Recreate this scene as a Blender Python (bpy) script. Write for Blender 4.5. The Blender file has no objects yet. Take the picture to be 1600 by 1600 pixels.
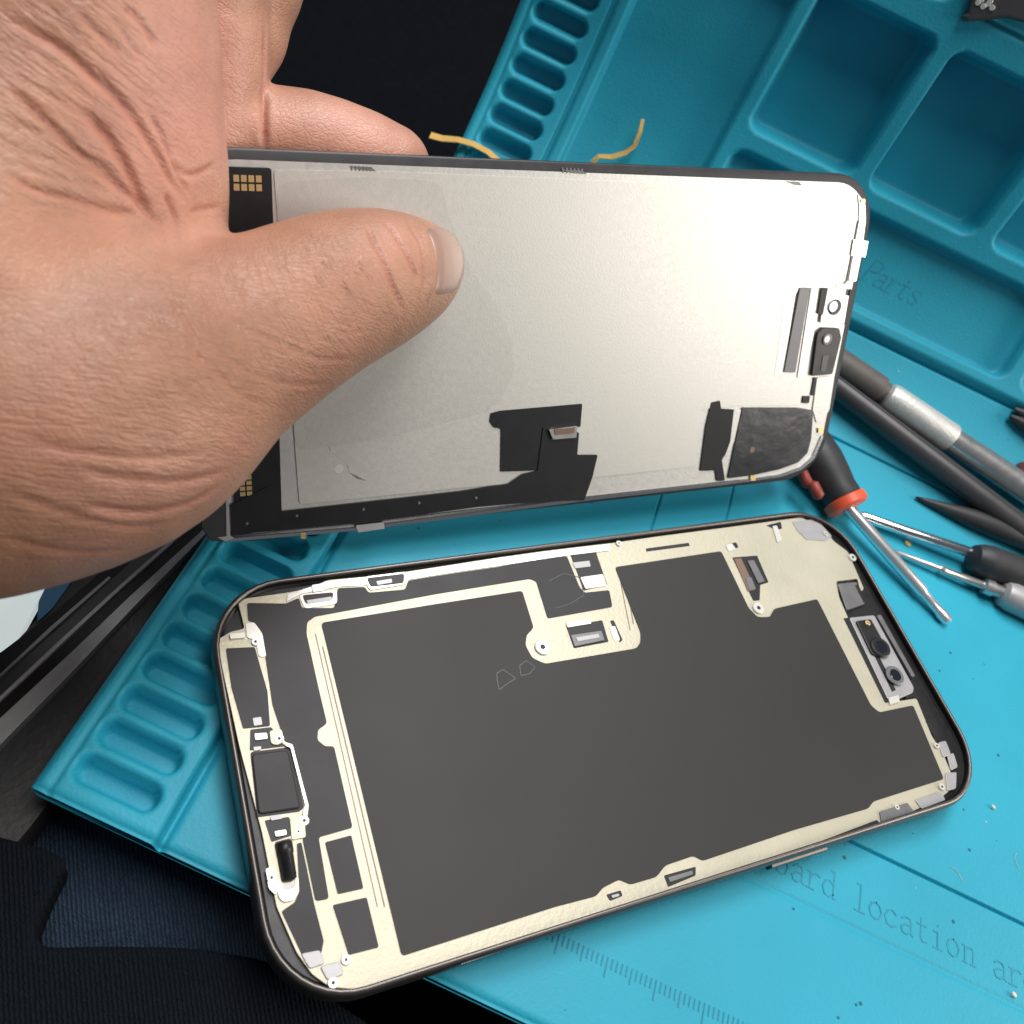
import bpy, bmesh, math, random
import numpy as np
from mathutils import Matrix, Vector
from mathutils.bvhtree import BVHTree
MM = 0.001
random.seed(7)
sc = bpy.context.scene
col = sc.collection

# ---------------------------------------------------------------- camera
# world: x along the phone's long side, z up, origin at the far-left corner of the phone's rim (mm)
CF = 1415.3                                   # focal length in pixels of the 1600 px photograph
CC = np.array([736.7, 782.94])                # principal point
def rod(r):
    r = np.asarray(r, float); t = np.linalg.norm(r); k = r/t
    K = np.array([[0,-k[2],k[1]],[k[2],0,-k[0]],[-k[1],k[0],0]])
    return np.eye(3)+math.sin(t)*K+(1-math.cos(t))*K@K
R1 = rod([2.5286,-0.2774,0.4798]); T1 = np.array([-52.89,16.68,177.4])
R2 = rod([3.4531,-0.0486,0.6916]); T2 = np.array([-53.12,-61.07,154.92])
CAM = -R1.T@T1
D0 = R1.T@(T2-T1); DR = R1.T@R2               # the display's own frame
DN = DR[:,2]
cam_d = bpy.data.cameras.new('camera'); cam = bpy.data.objects.new('camera', cam_d); col.objects.link(cam)
M = Matrix.Identity(4)
for i in range(3):
    M[i][0] = R1[0,i]; M[i][1] = -R1[1,i]; M[i][2] = -R1[2,i]; M[i][3] = CAM[i]*MM
cam.matrix_world = M
cam_d.sensor_width = 36; cam_d.lens = CF/1600*36
cam_d.shift_x = (800-CC[0])/1600; cam_d.shift_y = -(800-CC[1])/1600
cam_d.clip_start = 0.005; cam_d.clip_end = 30
cam_d.dof.use_dof = True; cam_d.dof.focus_distance = 0.182; cam_d.dof.aperture_fstop = 26
sc.camera = cam

# ---------------------------------------------------------------- world and lamps
world = bpy.data.worlds.new('World'); sc.world = world; world.use_nodes = True
bg = world.node_tree.nodes['Background']
bg.inputs[0].default_value = (0.80, 0.88, 1.0, 1); bg.inputs[1].default_value = 0.12
def area(name, loc, tgt, size, size_y, energy, color):
    l = bpy.data.lights.new(name, 'AREA'); l.shape = 'RECTANGLE'; l.size = size; l.size_y = size_y
    l.energy = energy; l.color = color
    o = bpy.data.objects.new(name, l); col.objects.link(o); o.location = loc
    o.rotation_euler = (Vector(tgt)-Vector(loc)).to_track_quat('-Z', 'Y').to_euler(); return o
area('overhead_fill_light', (0.18, 0.06, 0.94), (0.14, 0.02, 0.0), 0.46, 0.42, 5.2, (1.0, 0.97, 0.94))  # added overhead lamp to brighten the curled trays; no roof opening known
area('assumed_windscreen_light', (0.34, 0.38, 0.84), (0.10, 0.02, 0.0), 0.30, 0.30, 5.0, (0.97, 0.98, 1.0))  # windscreen out of view, assumed from the way tool shadows fall
area('assumed_side_window_light', (0.84, -0.50, 0.44), (0.14, 0.03, 0.03), 0.46, 0.40, 5.7, (1.0, 0.935, 0.85))  # side window out of view, assumed from the brightness across the display
sc.view_settings.view_transform = 'Standard'; sc.view_settings.look = 'None'
sc.view_settings.exposure = 0.0; sc.view_settings.gamma = 1.0; sc.view_settings.use_curve_mapping = False

# ---------------------------------------------------------------- measuring helpers
def ray(px, py): return R1.T@np.array([(px-CC[0])/CF, (py-CC[1])/CF, 1.0])
def onz(px, py, z):                            # point of the level plane z (mm)
    d = ray(px, py); return CAM+d*((z-CAM[2])/d[2])
def ond(px, py, off=0.0):                      # point in the display's frame, off mm in front of it
    d = ray(px, py); o = D0+DN*off; s = ((o-CAM)@DN)/(d@DN)
    return DR.T@(CAM+d*s-D0)
def dpt(px, py, off): return D0+DR@ond(px, py, off)
def dloc(x, y, off): return D0+DR@np.array([x, y, off])

# ---------------------------------------------------------------- the curled mat's surface
MA = math.radians(-38); MU = np.array([math.cos(MA), math.sin(MA), 0]); MV = np.array([-math.sin(MA), math.cos(MA), 0])
MV1, MR, MTH, MZ = 105.0, 80.0, 1.3, -8.3
def mprof(v):
    v = np.asarray(v, float); L = MR*MTH; a = np.clip((v-MV1)/MR, 0, MTH)
    q = np.where(v < MV1, v, MV1+MR*np.sin(a)+np.maximum(v-MV1-L, 0)*math.cos(MTH))
    z = MZ+MR*(1-np.cos(a))+np.maximum(v-MV1-L, 0)*math.sin(MTH)
    return q, z, a
def matxyz(u, v, h=0.0):
    q, z, a = mprof(v); u = np.asarray(u, float); h = np.asarray(h, float)
    return (u[..., None]*MU+(q-h*np.sin(a))[..., None]*MV+(z+h*np.cos(a))[..., None]*np.array([0, 0, 1.0]))
_vs = np.linspace(-200, 500, 7001)
def matuv(px, py, h=0.0):
    d = ray(px, py); q, z, a = mprof(_vs); q = q-h*np.sin(a); z = z+h*np.cos(a)
    F = (q-CAM@MV)*d[2]-(z-CAM[2])*(d@MV)
    i = np.where(np.sign(F[:-1]) != np.sign(F[1:]))[0]
    j = min(i, key=lambda k: abs((z[k]-CAM[2])/d[2]) if abs(d[2]) > 1e-9 else 1e9)
    fr = F[j]/(F[j]-F[j+1]); zz = z[j]+fr*(z[j+1]-z[j])
    P = CAM+d*((zz-CAM[2])/d[2]); return float(P@MU), float(_vs[j]+fr*(_vs[1]-_vs[0]))
def matpt(px, py, h=0.0):
    u, v = matuv(px, py, h); return matxyz(np.array(u), np.array(v), np.array(h))

# ---------------------------------------------------------------- materials
def mat(name, color, rough=0.5, metal=0.0, noise=0.0, nscale=200.0, bump=0.0, bscale=800.0, spec=0.5, coat=0.0, sss=0.0):
    m = bpy.data.materials.new(name); m.use_nodes = True; nt = m.node_tree; b = nt.nodes['Principled BSDF']
    b.inputs['Base Color'].default_value = (*color, 1); b.inputs['Roughness'].default_value = rough
    b.inputs['Metallic'].default_value = metal; b.inputs['Specular IOR Level'].default_value = spec
    b.inputs['Coat Weight'].default_value = coat; b.inputs['Coat Roughness'].default_value = 0.12
    if sss:
        b.inputs['Subsurface Weight'].default_value = sss; b.inputs['Subsurface Radius'].default_value = (1, 0.4, 0.25); b.inputs['Subsurface Scale'].default_value = 0.002
    tc = nt.nodes.new('ShaderNodeTexCoord')
    if noise:
        n = nt.nodes.new('ShaderNodeTexNoise'); n.inputs['Scale'].default_value = nscale; n.inputs['Detail'].default_value = 6
        nt.links.new(tc.outputs['Object'], n.inputs['Vector'])
        mx = nt.nodes.new('ShaderNodeMix'); mx.data_type = 'RGBA'
        mx.inputs[6].default_value = (*[c*(1-noise) for c in color], 1); mx.inputs[7].default_value = (*[min(1, c*(1+noise)) for c in color], 1)
        nt.links.new(n.outputs['Fac'], mx.inputs[0]); nt.links.new(mx.outputs[2], b.inputs['Base Color'])
        rr = nt.nodes.new('ShaderNodeMapRange'); rr.inputs[3].default_value = max(0, rough-0.08); rr.inputs[4].default_value = min(1, rough+0.08)
        nt.links.new(n.outputs['Fac'], rr.inputs[0]); nt.links.new(rr.outputs[0], b.inputs['Roughness'])
    if bump:
        n2 = nt.nodes.new('ShaderNodeTexNoise'); n2.inputs['Scale'].default_value = bscale; n2.inputs['Detail'].default_value = 4
        nt.links.new(tc.outputs['Object'], n2.inputs['Vector'])
        bp = nt.nodes.new('ShaderNodeBump'); bp.inputs['Strength'].default_value = bump; bp.inputs['Distance'].default_value = 0.0004
        nt.links.new(n2.outputs['Fac'], bp.inputs['Height']); nt.links.new(bp.outputs[0], b.inputs['Normal'])
    return m
Mt = dict(
    silicone=mat('blue_silicone', (0.022, 0.36, 0.50), 0.52, noise=0.20, nscale=22, bump=0.25, bscale=1500, spec=0.35),
    groove=mat('silicone_groove', (0.006, 0.15, 0.22), 0.6),
    letter=mat('silicone_stroke_shade', (0.014, 0.275, 0.395), 0.6),  # darker than the mat: shade of engraved strokes put into the colour
    rim=mat('grey_titanium', (0.17, 0.15, 0.14), 0.40, 0.9, noise=0.15, nscale=300),
    black=mat('black_plastic', (0.012, 0.011, 0.012), 0.42, noise=0.3, nscale=400),
    hole=mat('black_recess', (0.006, 0.006, 0.007), 0.5),
    cream=mat('cream_plate', (0.56, 0.52, 0.395), 0.44, 0.25, noise=0.13, nscale=70, bump=0.16, bscale=1300),
    graphite=mat('graphite_sheet', (0.034, 0.033, 0.032), 0.52, noise=0.12, nscale=25, bump=0.30, bscale=38, spec=0.28),
    graphite2=mat('graphite_film', (0.034, 0.032, 0.033), 0.5, spec=0.3, noise=0.15, nscale=90, bump=0.04, bscale=900),
    steel=mat('bare_steel', (0.62, 0.61, 0.59), 0.30, 0.85, noise=0.12, nscale=400),
    chrome=mat('bright_steel', (0.80, 0.80, 0.80), 0.16, 1.0),
    shine=mat('satin_chrome', (0.85, 0.85, 0.85), 0.30, 0.85),
    knurl=mat('knurled_aluminium', (0.72, 0.71, 0.68), 0.42, 0.5, noise=0.10, nscale=500, bump=0.5, bscale=2600),
    white=mat('white_metal', (0.78, 0.76, 0.70), 0.35, 0.3),
    gold=mat('gold_contact', (0.85, 0.60, 0.28), 0.35, 0.7),
    brown=mat('brown_contact', (0.22, 0.14, 0.10), 0.45, 0.2),
    midgrey=mat('grey_part', (0.18, 0.175, 0.18), 0.45, 0.3, noise=0.2, nscale=500),
    lightgrey=mat('pale_grey_part', (0.42, 0.41, 0.41), 0.45, 0.3, noise=0.1, nscale=500),
    silver=mat('display_back_metal', (0.68, 0.665, 0.62), 0.46, 0.58, noise=0.025, nscale=900, bump=0.06, bscale=2600),
    silver2=mat('display_border_metal', (0.66, 0.65, 0.615), 0.44, 0.58, noise=0.07, nscale=700, bump=0.08, bscale=1500),
    film=mat('display_film', (0.65, 0.635, 0.59), 0.45, 0.58, noise=0.02, nscale=900, bump=0.06, bscale=2600),
    bezel=mat('display_bezel', (0.045, 0.044, 0.046), 0.36, noise=0.15, nscale=300),
    flex=mat('black_flex', (0.012, 0.012, 0.014), 0.50, spec=0.35, noise=0.25, nscale=250),
    foil=mat('glossy_black_foil', (0.030, 0.030, 0.034), 0.24, 0.0, noise=0.3, nscale=150, bump=0.8, bscale=70, spec=0.6),
    lens=mat('lens_glass', (0.01, 0.012, 0.02), 0.06, 0, coat=1.0, spec=0.8),
    palelens=mat('pale_lens', (0.55, 0.66, 0.74), 0.15, 0.2),
    darkgrip=mat('dark_grip', (0.030, 0.030, 0.032), 0.5, noise=0.2, nscale=300, bump=0.08, bscale=900),
    greyrod=mat('dark_grey_rod', (0.075, 0.072, 0.075), 0.42, 0.2, noise=0.15, nscale=400),
    olive=mat('worn_grey_grip', (0.13, 0.118, 0.105), 0.5, 0.1, noise=0.25, nscale=250),
    orange=mat('orange_red_plastic', (0.86, 0.115, 0.045), 0.4),
    rustred=mat('dull_red_rubber', (0.30, 0.05, 0.035), 0.5),
    yellow=mat('amber_film', (0.72, 0.45, 0.13), 0.35),
    leather=mat('black_leather', (0.022, 0.021, 0.021), 0.55, noise=0.2, nscale=200, bump=0.35, bscale=700),
    rubber=mat('black_rubber', (0.010, 0.010, 0.011), 0.5),
    trimgrey=mat('grey_trim', (0.11, 0.105, 0.10), 0.5, noise=0.15, nscale=60),
    pale=mat('pale_card', (0.80, 0.84, 0.82), 0.6, noise=0.03, nscale=30),
    skyblue=mat('blue_card', (0.12, 0.33, 0.55), 0.5),
    fabric=mat('black_fabric', (0.004, 0.005, 0.007), 0.95, spec=0.05, noise=0.4, nscale=300, bump=0.3, bscale=1500),
    nail=mat('fingernail', (0.37, 0.225, 0.175), 0.33, noise=0.07, nscale=160, spec=0.42, coat=0.06, sss=0.1),
    hair=mat('dark_hair', (0.03, 0.018, 0.012), 0.5),
)
def denim(k=1.0):
    m = mat('blue_denim', (0.030*k, 0.050*k, 0.082*k), 0.9, noise=0.35, nscale=500, spec=0.15); nt = m.node_tree; b = nt.nodes['Principled BSDF']
    tc = nt.nodes.new('ShaderNodeTexCoord'); w = nt.nodes.new('ShaderNodeTexWave'); w.inputs['Scale'].default_value = 420; w.inputs['Distortion'].default_value = 3.0; w.inputs['Detail'].default_value = 3; w.inputs['Detail Scale'].default_value = 4
    nt.links.new(tc.outputs['Object'], w.inputs['Vector']); n = nt.nodes.new('ShaderNodeTexNoise'); n.inputs['Scale'].default_value = 1400; nt.links.new(tc.outputs['Object'], n.inputs['Vector'])
    ad = nt.nodes.new('ShaderNodeMath'); nt.links.new(w.outputs['Fac'], ad.inputs[0]); nt.links.new(n.outputs['Fac'], ad.inputs[1])
    bp = nt.nodes.new('ShaderNodeBump'); bp.inputs['Strength'].default_value = 0.7; bp.inputs['Distance'].default_value = 0.0004; nt.links.new(ad.outputs[0], bp.inputs['Height']); nt.links.new(bp.outputs[0], b.inputs['Normal'])
    src = b.inputs['Base Color'].links[0].from_socket; mx = nt.nodes.new('ShaderNodeMix'); mx.data_type = 'RGBA'; mx.blend_type = 'MULTIPLY'; mx.inputs[0].default_value = 0.55
    nt.links.new(src, mx.inputs[6]); nt.links.new(w.outputs['Color'], mx.inputs[7]); nt.links.new(mx.outputs[2], b.inputs['Base Color'])
    return m
Mt['denim'] = denim(); Mt['shadedenim'] = denim(0.16)  # second copy darkened: lower-left shade put into the colour

# ---------------------------------------------------------------- object helpers
def tag(o, label, cat, group=None, kind=None):
    o['label'] = label
    if cat: o['category'] = cat
    if group: o['group'] = group
    if kind: o['kind'] = kind
    return o
def empty(name, loc, label, cat, group=None):
    o = bpy.data.objects.new(name, None); o.empty_display_size = 0.01; col.objects.link(o)
    o.location = [c*MM for c in loc]; return tag(o, label, cat, group)
def obj(name, verts, faces, m, parent=None, smooth=False, bevel=0.0, segs=2, label=None):
    me = bpy.data.meshes.new(name); me.from_pydata([tuple(float(c)*MM for c in v) for v in verts], [], [tuple(int(i) for i in f) for f in faces])
    o = bpy.data.objects.new(name, me); col.objects.link(o)
    bm = bmesh.new(); bm.from_mesh(me); bmesh.ops.recalc_face_normals(bm, faces=bm.faces); bm.to_mesh(me); bm.free()
    me.materials.append(Mt[m] if isinstance(m, str) else m)
    if smooth:
        me.polygons.foreach_set('use_smooth', [True]*len(me.polygons))
    if bevel:
        b = o.modifiers.new('bevel', 'BEVEL'); b.width = bevel*MM; b.segments = segs; b.limit_method = 'ANGLE'; b.angle_limit = math.radians(40)
    if parent is not None:
        o.parent = parent
        if parent.type == 'EMPTY': o.location = -parent.location
    if label: o['label'] = label
    return o
def round_poly(p, r, n=4):
    p = [np.asarray(q, float) for q in p]; out = []
    for i in range(len(p)):
        a, b, c = p[i-1], p[i], p[(i+1) % len(p)]
        la, lc = np.linalg.norm(a-b), np.linalg.norm(c-b)
        k = min(r, la*0.45, lc*0.45)
        s, e = b+(a-b)/la*k, b+(c-b)/lc*k
        for t in np.linspace(0, 1, n): out.append((1-t)**2*s+2*t*(1-t)*b+t*t*e)
    return out
def prism(name, top, bot, m, parent=None, **k):
    n = len(top); V = list(top)+list(bot)
    F = [tuple(range(n)), tuple(range(2*n-1, n-1, -1))]+[(i, (i+1) % n, n+(i+1) % n, n+i) for i in range(n)]
    return obj(name, V, F, m, parent, **k)
def loft(loops, cap0=True, cap1=True):
    n = len(loops[0]); V = [p for l in loops for p in l]; F = []
    for i in range(len(loops)-1):
        for j in range(n): F.append((i*n+j, i*n+(j+1) % n, (i+1)*n+(j+1) % n, (i+1)*n+j))
    if cap0: F.append(tuple(range(n-1, -1, -1)))
    if cap1: F.append(tuple(range((len(loops)-1)*n, len(loops)*n)))
    return V, F
def rrect(w, h, r, ins, n=10):
    pts = []; r = max(r-ins, 0.5)
    for cx, cy, a0 in ((w-ins-r, -ins-r, 0), (ins+r, -ins-r, 90), (ins+r, -h+ins+r, 180), (w-ins-r, -h+ins+r, 270)):
        for t in range(n+1):
            a = math.radians(a0+90*t/n); pts.append((cx+r*math.cos(a), cy+r*math.sin(a)))
    return pts
def frame_of(d):
    d = d/np.linalg.norm(d); up = np.array([0, 0, 1.0]) if abs(d[2]) < 0.9 else np.array([1.0, 0, 0])
    s = np.cross(d, up); s /= np.linalg.norm(s); return d, s, np.cross(s, d)
def rodmesh(a, b, prof, n=20, sx=1.0):            # prof: (t along a-b, radius); turned body, closed ends
    d, s, w = frame_of(b-a); loops = []
    for t, r in prof:
        c = a+(b-a)*t
        loops.append([c+r*(sx*s*math.cos(2*math.pi*k/n)+w*math.sin(2*math.pi*k/n)) for k in range(n)])
    return loft(loops)
def rodobj(name, a, b, prof, m, parent=None, n=20, **k):
    V, F = rodmesh(np.asarray(a), np.asarray(b), prof, n); o = obj(name, V, F, m, parent, smooth=True, **k)
    e = o.modifiers.new('split', 'EDGE_SPLIT'); e.split_angle = math.radians(35); return o
def disc(c, nrm, r, h, n=20):
    d, s, w = frame_of(np.asarray(nrm, float)); c = np.asarray(c)
    ring = lambda rr, hh: [c+d*hh+rr*(s*math.cos(2*math.pi*k/n)+w*math.sin(2*math.pi*k/n)) for k in range(n)]
    return loft([ring(r, 0), ring(r, h*0.7), ring(r*0.9, h)])

# ================================================================ ground below: the dark seat
S = 1500
obj('seat_base', [(-S, -S, -75), (S, -S, -75), (S, S, -75), (-S, S, -75)], [(0, 1, 2, 3)], 'fabric')['kind'] = 'structure'

# ================================================================ silicone mat
def smooth01(x): x = np.clip(x, 0, 1); return x*x*(3-2*x)
def boxsd(U, V, u0, u1, v0, v1, r):
    x = np.abs(U-(u0+u1)/2)-(u1-u0)/2+r; y = np.abs(V-(v0+v1)/2)-(v1-v0)/2+r
    return np.hypot(np.maximum(x, 0), np.maximum(y, 0))+np.minimum(np.maximum(x, y), 0)-r
def build_mat():
    us = np.concatenate([np.arange(-7, 30, 0.5), np.arange(30, 250.1, 0.7)]); vs = np.arange(-44, 290, 0.7)
    def fine(a, gs):
        for g in gs: a = np.concatenate([a[np.abs(a-g) > 1.3], np.arange(g-1.2, g+1.21, 0.12)])
        return np.sort(a)
    us = fine(us, (85.3, 103.9)); vs = fine(vs, (15.9, 131.2, 163.9, -1.9))
    U, V = np.meshgrid(us, vs, indexing='ij'); H = np.zeros_like(U)
    # raised tray field beyond the working area
    H += 1.6*smooth01((V-164.6)/1.6)
    def pocket(u0, u1, v0, v1, depth, r=3, soft=1.4):
        nonlocal H
        s = boxsd(U, V, u0, u1, v0, v1, r); t = smooth01((0.35-s)/soft); H = H*(1-t)+(-depth)*t
    H -= 1.8*np.exp(-((V-163.9)/0.55)**2)*(U > 20)
    for a, b in ((65.5, 167), (172, 246)): pocket(a, b, 169.4, 194.6, 2.2, 3.5)
    pocket(21.5, 61, 163, 236, 2.4, 3)
    for a, b in ((65.5, 98), (103, 136.5), (142, 178), (183, 246)): pocket(a, b, 200.3, 238.5, 8.5, 3.5, 2.0)
    for a, b in ((21.5, 95), (100, 160), (166, 246)): pocket(a, b, 246, 284, 8, 4)
    # left strip with its row of slots
    strip = smooth01((16.8-U)/0.8); H = H*(1-strip)+1.2*strip
    H -= 1.6*np.exp(-((U-17.4)/0.7)**2)
    H -= 0.5*np.exp(-((U+3.9)/0.4)**2)
    v = -40.0
    while v < 286:
        pocket(-2.7, 13.4, v, v+5.0, 3.2, 2.4, 1.2); v += 7.3
    # parting lines
    for g in (15.9, 131.2): H -= 1.1*np.exp(-((V-g)/0.30)**2)*smooth01((U-24)/2)
    for g in (85.3, 103.9): H -= 0.6*np.exp(-((U-g)/0.25)**2)*smooth01((V-20)/3)*smooth01((130-V)/3)
    H -= 0.22*np.exp(-((V+1.9)/0.7)**2)*smooth01((U-24)/2)
    edge = np.minimum(np.minimum(U+7, 250-U), np.minimum(V+44, 290-V)); H -= 1.0*smooth01(1-edge/1.2)
    P = matxyz(U, V, H); nu, nv = U.shape
    idx = np.arange(nu*nv).reshape(nu, nv)
    F = np.stack([idx[:-1, :-1], idx[1:, :-1], idx[1:, 1:], idx[:-1, 1:]], -1).reshape(-1, 4)
    verts = P.reshape(-1, 3); base = len(verts)
    # underside: two rails and cross strips
    hb = -3.6-12.0*smooth01((vs-150)/20); B0 = matxyz(np.full(nv, -6.2), vs, hb); B1 = matxyz(np.full(nv, 249.2), vs, hb)
    verts = np.vstack([verts, B0, B1]); F = F.tolist()
    for j in range(nv-1):
        F.append((base+j, base+j+1, base+nv+j+1, base+nv+j))
        F.append((idx[0, j], idx[0, j+1], base+j+1, base+j)); F.append((idx[-1, j+1], idx[-1, j], base+nv+j, base+nv+j+1))
    F.append(tuple(idx[:, 0].tolist())+(base+nv, base)); F.append(tuple(idx[::-1, -1].tolist())+(base+nv-1, base+2*nv-1))
    me = bpy.data.meshes.new('silicone_mat'); me.from_pydata((verts*MM).tolist(), [], F)
    me.polygons.foreach_set('use_smooth', [True]*len(me.polygons)); me.materials.append(Mt['silicone'])
    o = bpy.data.objects.new('silicone_mat', me); col.objects.link(o)
    return tag(o, 'blue silicone work mat with moulded trays and its far edge curled up', 'mat')
the_mat = build_mat()
GL = {
 'P': [[(.06, 0), (.06, 1)], [(.06, 1), (.42, 1), (.54, .88), (.54, .66), (.42, .53), (.06, .53)], [(-.06, 0), (.2, 0)]],
 'B': [[(.06, 0), (.06, 1), (.4, 1), (.5, .88), (.5, .66), (.4, .54), (.06, .54)], [(.4, .54), (.55, .42), (.55, .14), (.42, 0), (.06, 0)]],
 'a': [[(.06, .52), (.2, .62), (.36, .6), (.44, .48), (.44, .06), (.54, 0)], [(.44, .36), (.2, .34), (.04, .2), (.1, .03), (.26, 0), (.44, .12)]],
 'r': [[(.12, 0), (.12, .6), (0, .6)], [(.12, .4), (.26, .57), (.4, .62), (.5, .54)], [(0, 0), (.3, 0)]],
 't': [[(.2, .85), (.2, .12), (.3, 0), (.44, .04)], [(.04, .6), (.42, .6)]],
 's': [[(.46, .5), (.32, .62), (.14, .6), (.06, .47), (.16, .36), (.36, .28), (.46, .16), (.36, .02), (.16, 0), (.04, .12)]],
 'o': [[(.25, .62), (.42, .54), (.5, .31), (.42, .08), (.25, 0), (.08, .08), (0, .31), (.08, .54), (.25, .62)]],
 'd': [[(.3, 1), (.44, 1), (.44, 0), (.54, 0)], [(.44, .46), (.28, .62), (.1, .55), (0, .31), (.1, .06), (.28, 0), (.44, .14)]],
 'l': [[(.1, 1), (.26, 1), (.26, 0)], [(.06, 0), (.46, 0)]],
 'c': [[(.46, .5), (.3, .62), (.1, .55), (0, .31), (.1, .06), (.3, 0), (.48, .12)]],
 'i': [[(.1, .6), (.26, .6), (.26, 0)], [(.06, 0), (.46, 0)], [(.24, .82), (.28, .86)]],
 'n': [[(.0, .6), (.1, .6), (.1, 0)], [(.1, .44), (.24, .58), (.38, .6), (.44, .48), (.44, 0)], [(0, 0), (.2, 0)], [(.34, 0), (.54, 0)]],
 'e': [[(.04, .33), (.48, .33), (.42, .54), (.25, .62), (.08, .54), (0, .31), (.1, .06), (.28, 0), (.46, .1)]],
}
def engrave(text, u, v, size, pitch, slant=0.0, w=0.17, h=0.0, name='shaded_lettering', mt='letter'):
    V, F = [], []; sg = 0
    for ch in text:
        for st in GL.get(ch, []):
            for (x0, y0), (x1, y1) in zip(st, st[1:]):
                p = np.array([x0+slant*y0, y0])*size; q = np.array([x1+slant*y1, y1])*size
                d = q-p; d /= np.linalg.norm(d)+1e-9; nn = np.array([-d[1], d[0]])*w; d = d*w*0.6
                sg = (sg+1) % 7; th_ = 0.05+0.011*sg
                for c, hh in ((p-d+nn, th_), (p-d-nn, th_), (q+d-nn, th_), (q+d+nn, th_), (p-d+nn, -0.3), (p-d-nn, -0.3), (q+d-nn, -0.3), (q+d+nn, -0.3)):
                    V.append(matxyz(np.array(u+c[0]), np.array(v+c[1]), np.array(h+hh)))
                b = len(V)-8; F += [(b, b+1, b+2, b+3)]+[(b+i, b+(i+1) % 4, b+4+(i+1) % 4, b+4+i) for i in range(4)]
        u += pitch
    return obj(name, V, F, mt, the_mat)
engrave('Board location area', 126.6, 2.0, 5.6, 3.62)
engrave('Parts', 116.5, 177.8, 6.3, 3.7, 0.18, 0.20, -2.2)
for k in range(140):                                # ruler ticks
    u = 60+k; L = 3.6 if k % 10 == 0 else (2.8 if k % 5 == 0 else 1.9)
    p = [(u-.13, -28.0), (u+.13, -28.0), (u+.13, -28.0-L), (u-.13, -28.0-L)]
    prism('ruler_tick', [matxyz(np.array(a), np.array(b), np.array(0.12)) for a, b in p], [matxyz(np.array(a), np.array(b), np.array(-0.3)) for a, b in p], 'letter', the_mat)

# ================================================================ opened phone body
ph = empty('phone_chassis', (81.5, -38.8, -8.3), 'opened phone body with bare inner plate lying on the blue mat', 'phone')
PW, PH, PR = 163.0, 77.6, 15.0
prof = [(2.2, -8.25), (0.9, -7.9), (0.12, -6.9), (0.0, -5.5), (0.0, -2.2), (0.12, -0.9), (0.45, -0.2), (0.85, 0.0), (1.15, -0.05), (1.3, -0.35)]
L = [[(x, y, z) for x, y in rrect(PW, PH, PR, i)] for i, z in prof]
V, F = loft(L, True, False); fr = obj('frame', V, F, 'rim', ph, smooth=True)
L = [[(x, y, z) for x, y in rrect(PW, PH, PR, i)] for i, z in ((1.3, -0.35), (1.38, -1.6), (1.9, -2.1))]
V, F = loft(L, False, True); obj('inner_ledge', V, F, 'black', ph, smooth=True).modifiers.new('split', 'EDGE_SPLIT').split_angle = 0.6
ZP = -1.25
def phpoly(name, px, m, top=ZP, thick=0.3, r=0.4, parent=None, bevel=0.0):
    p = [onz(x, y, top) for x, y in px]
    p = round_poly(p, r, 4) if r else p
    return prism(name, p, [q-np.array([0, 0, thick]) for q in p], m, parent or ph, bevel=bevel)
plate = phpoly('inner_plate', [(382,935),(447,926),(480,920),(512,906),(570,901),(635,893),(700,883),(776,871),(854,860),(958,848),(1020,839),(1135,824),(1195,816),(1252,808),(1290,827),(1302,845),(1325,862),(1335,885),(1350,920),(1345,925),(1340,904),(1307,908),(1311,932),(1325,965),(1388,1098),(1432,1091),(1456,1150),(1472,1174),(1486,1206),(1483,1236),(1466,1250),(1430,1266),(1377,1287),(1267,1321),(1096,1378),(980,1415),(867,1452),(700,1506),(562,1546),(516,1543),(487,1522),(463,1488),(432,1417),(409,1300),(374,1167),(344,1030),(339,1000),(360,987),(382,982),(372,942)], 'cream', ZP, 0.8, 0.6, bevel=0.12)
phpoly('inner_rail', [(450,928),(514,908),(635,895),(776,873),(854,862),(952,850),(952,860),(884,868),(776,884),(700,895),(638,905),(571,914),(528,916),(470,928),(448,940)], 'steel', ZP+0.25, 0.4, 0.3)
phpoly('inner_rail', [(1372,1286),(1267,1321),(1096,1378),(980,1415),(867,1452),(720,1501),(720,1507),(867,1458),(983,1420),(1099,1383),(1270,1327),(1374,1292)], 'lightgrey', ZP+0.2, 0.9, 0.2)
GZ = ZP+0.16
main = [(502,973),(680,944),(816,923),(834,981),(823,992),(821,1008),(832,1028),(852,1037),(994,1013),(1001,1004),(1001,988),(961,886),(1127,861),(1170,950),(1184,964),(1203,964),(1210,951),(1277,936),(1361,1102),(1374,1113),(1427,1102),(1475,1217),(1365,1252),(1357,1263),(1240,1297),(1098,1345),(1084,1337),(1040,1352),(1026,1370),(985,1382),(968,1374),(942,1387),(932,1400),(867,1417),(628,1494)]
phpoly('graphite_sheet', main, 'graphite', GZ, 0.16, 0.7)
left = [(386,942),(447,943),(467,934),(472,950),(522,950),(528,919),(570,917),(576,926),(633,921),(638,907),(700,897),(776,886),(850,873),(886,869),(906,918),(914,926),(952,922),(957,948),(856,966),(838,908),(828,904),(680,928),(492,963),(480,972),(479,990),(499,1080),(511,1130),(497,1140),(496,1156),(508,1166),(522,1166),(551,1293),(498,1308),(514,1404),(493,1408),(473,1312),(482,1270),(481,1258),(458,1163),(445,1158),(426,1102),(415,1027),(407,984),(396,972),(388,970)]
phpoly('graphite_film', left, 'graphite2', GZ, 0.16, 0.5)
phpoly('graphite_film', [(508,1316),(549,1305),(568,1388),(528,1397)], 'graphite2', GZ, 0.16, 0.3)
phpoly('graphite_film', [(520,1414),(573,1402),(592,1480),(545,1492)], 'graphite2', GZ, 0.16, 0.3)
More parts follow.
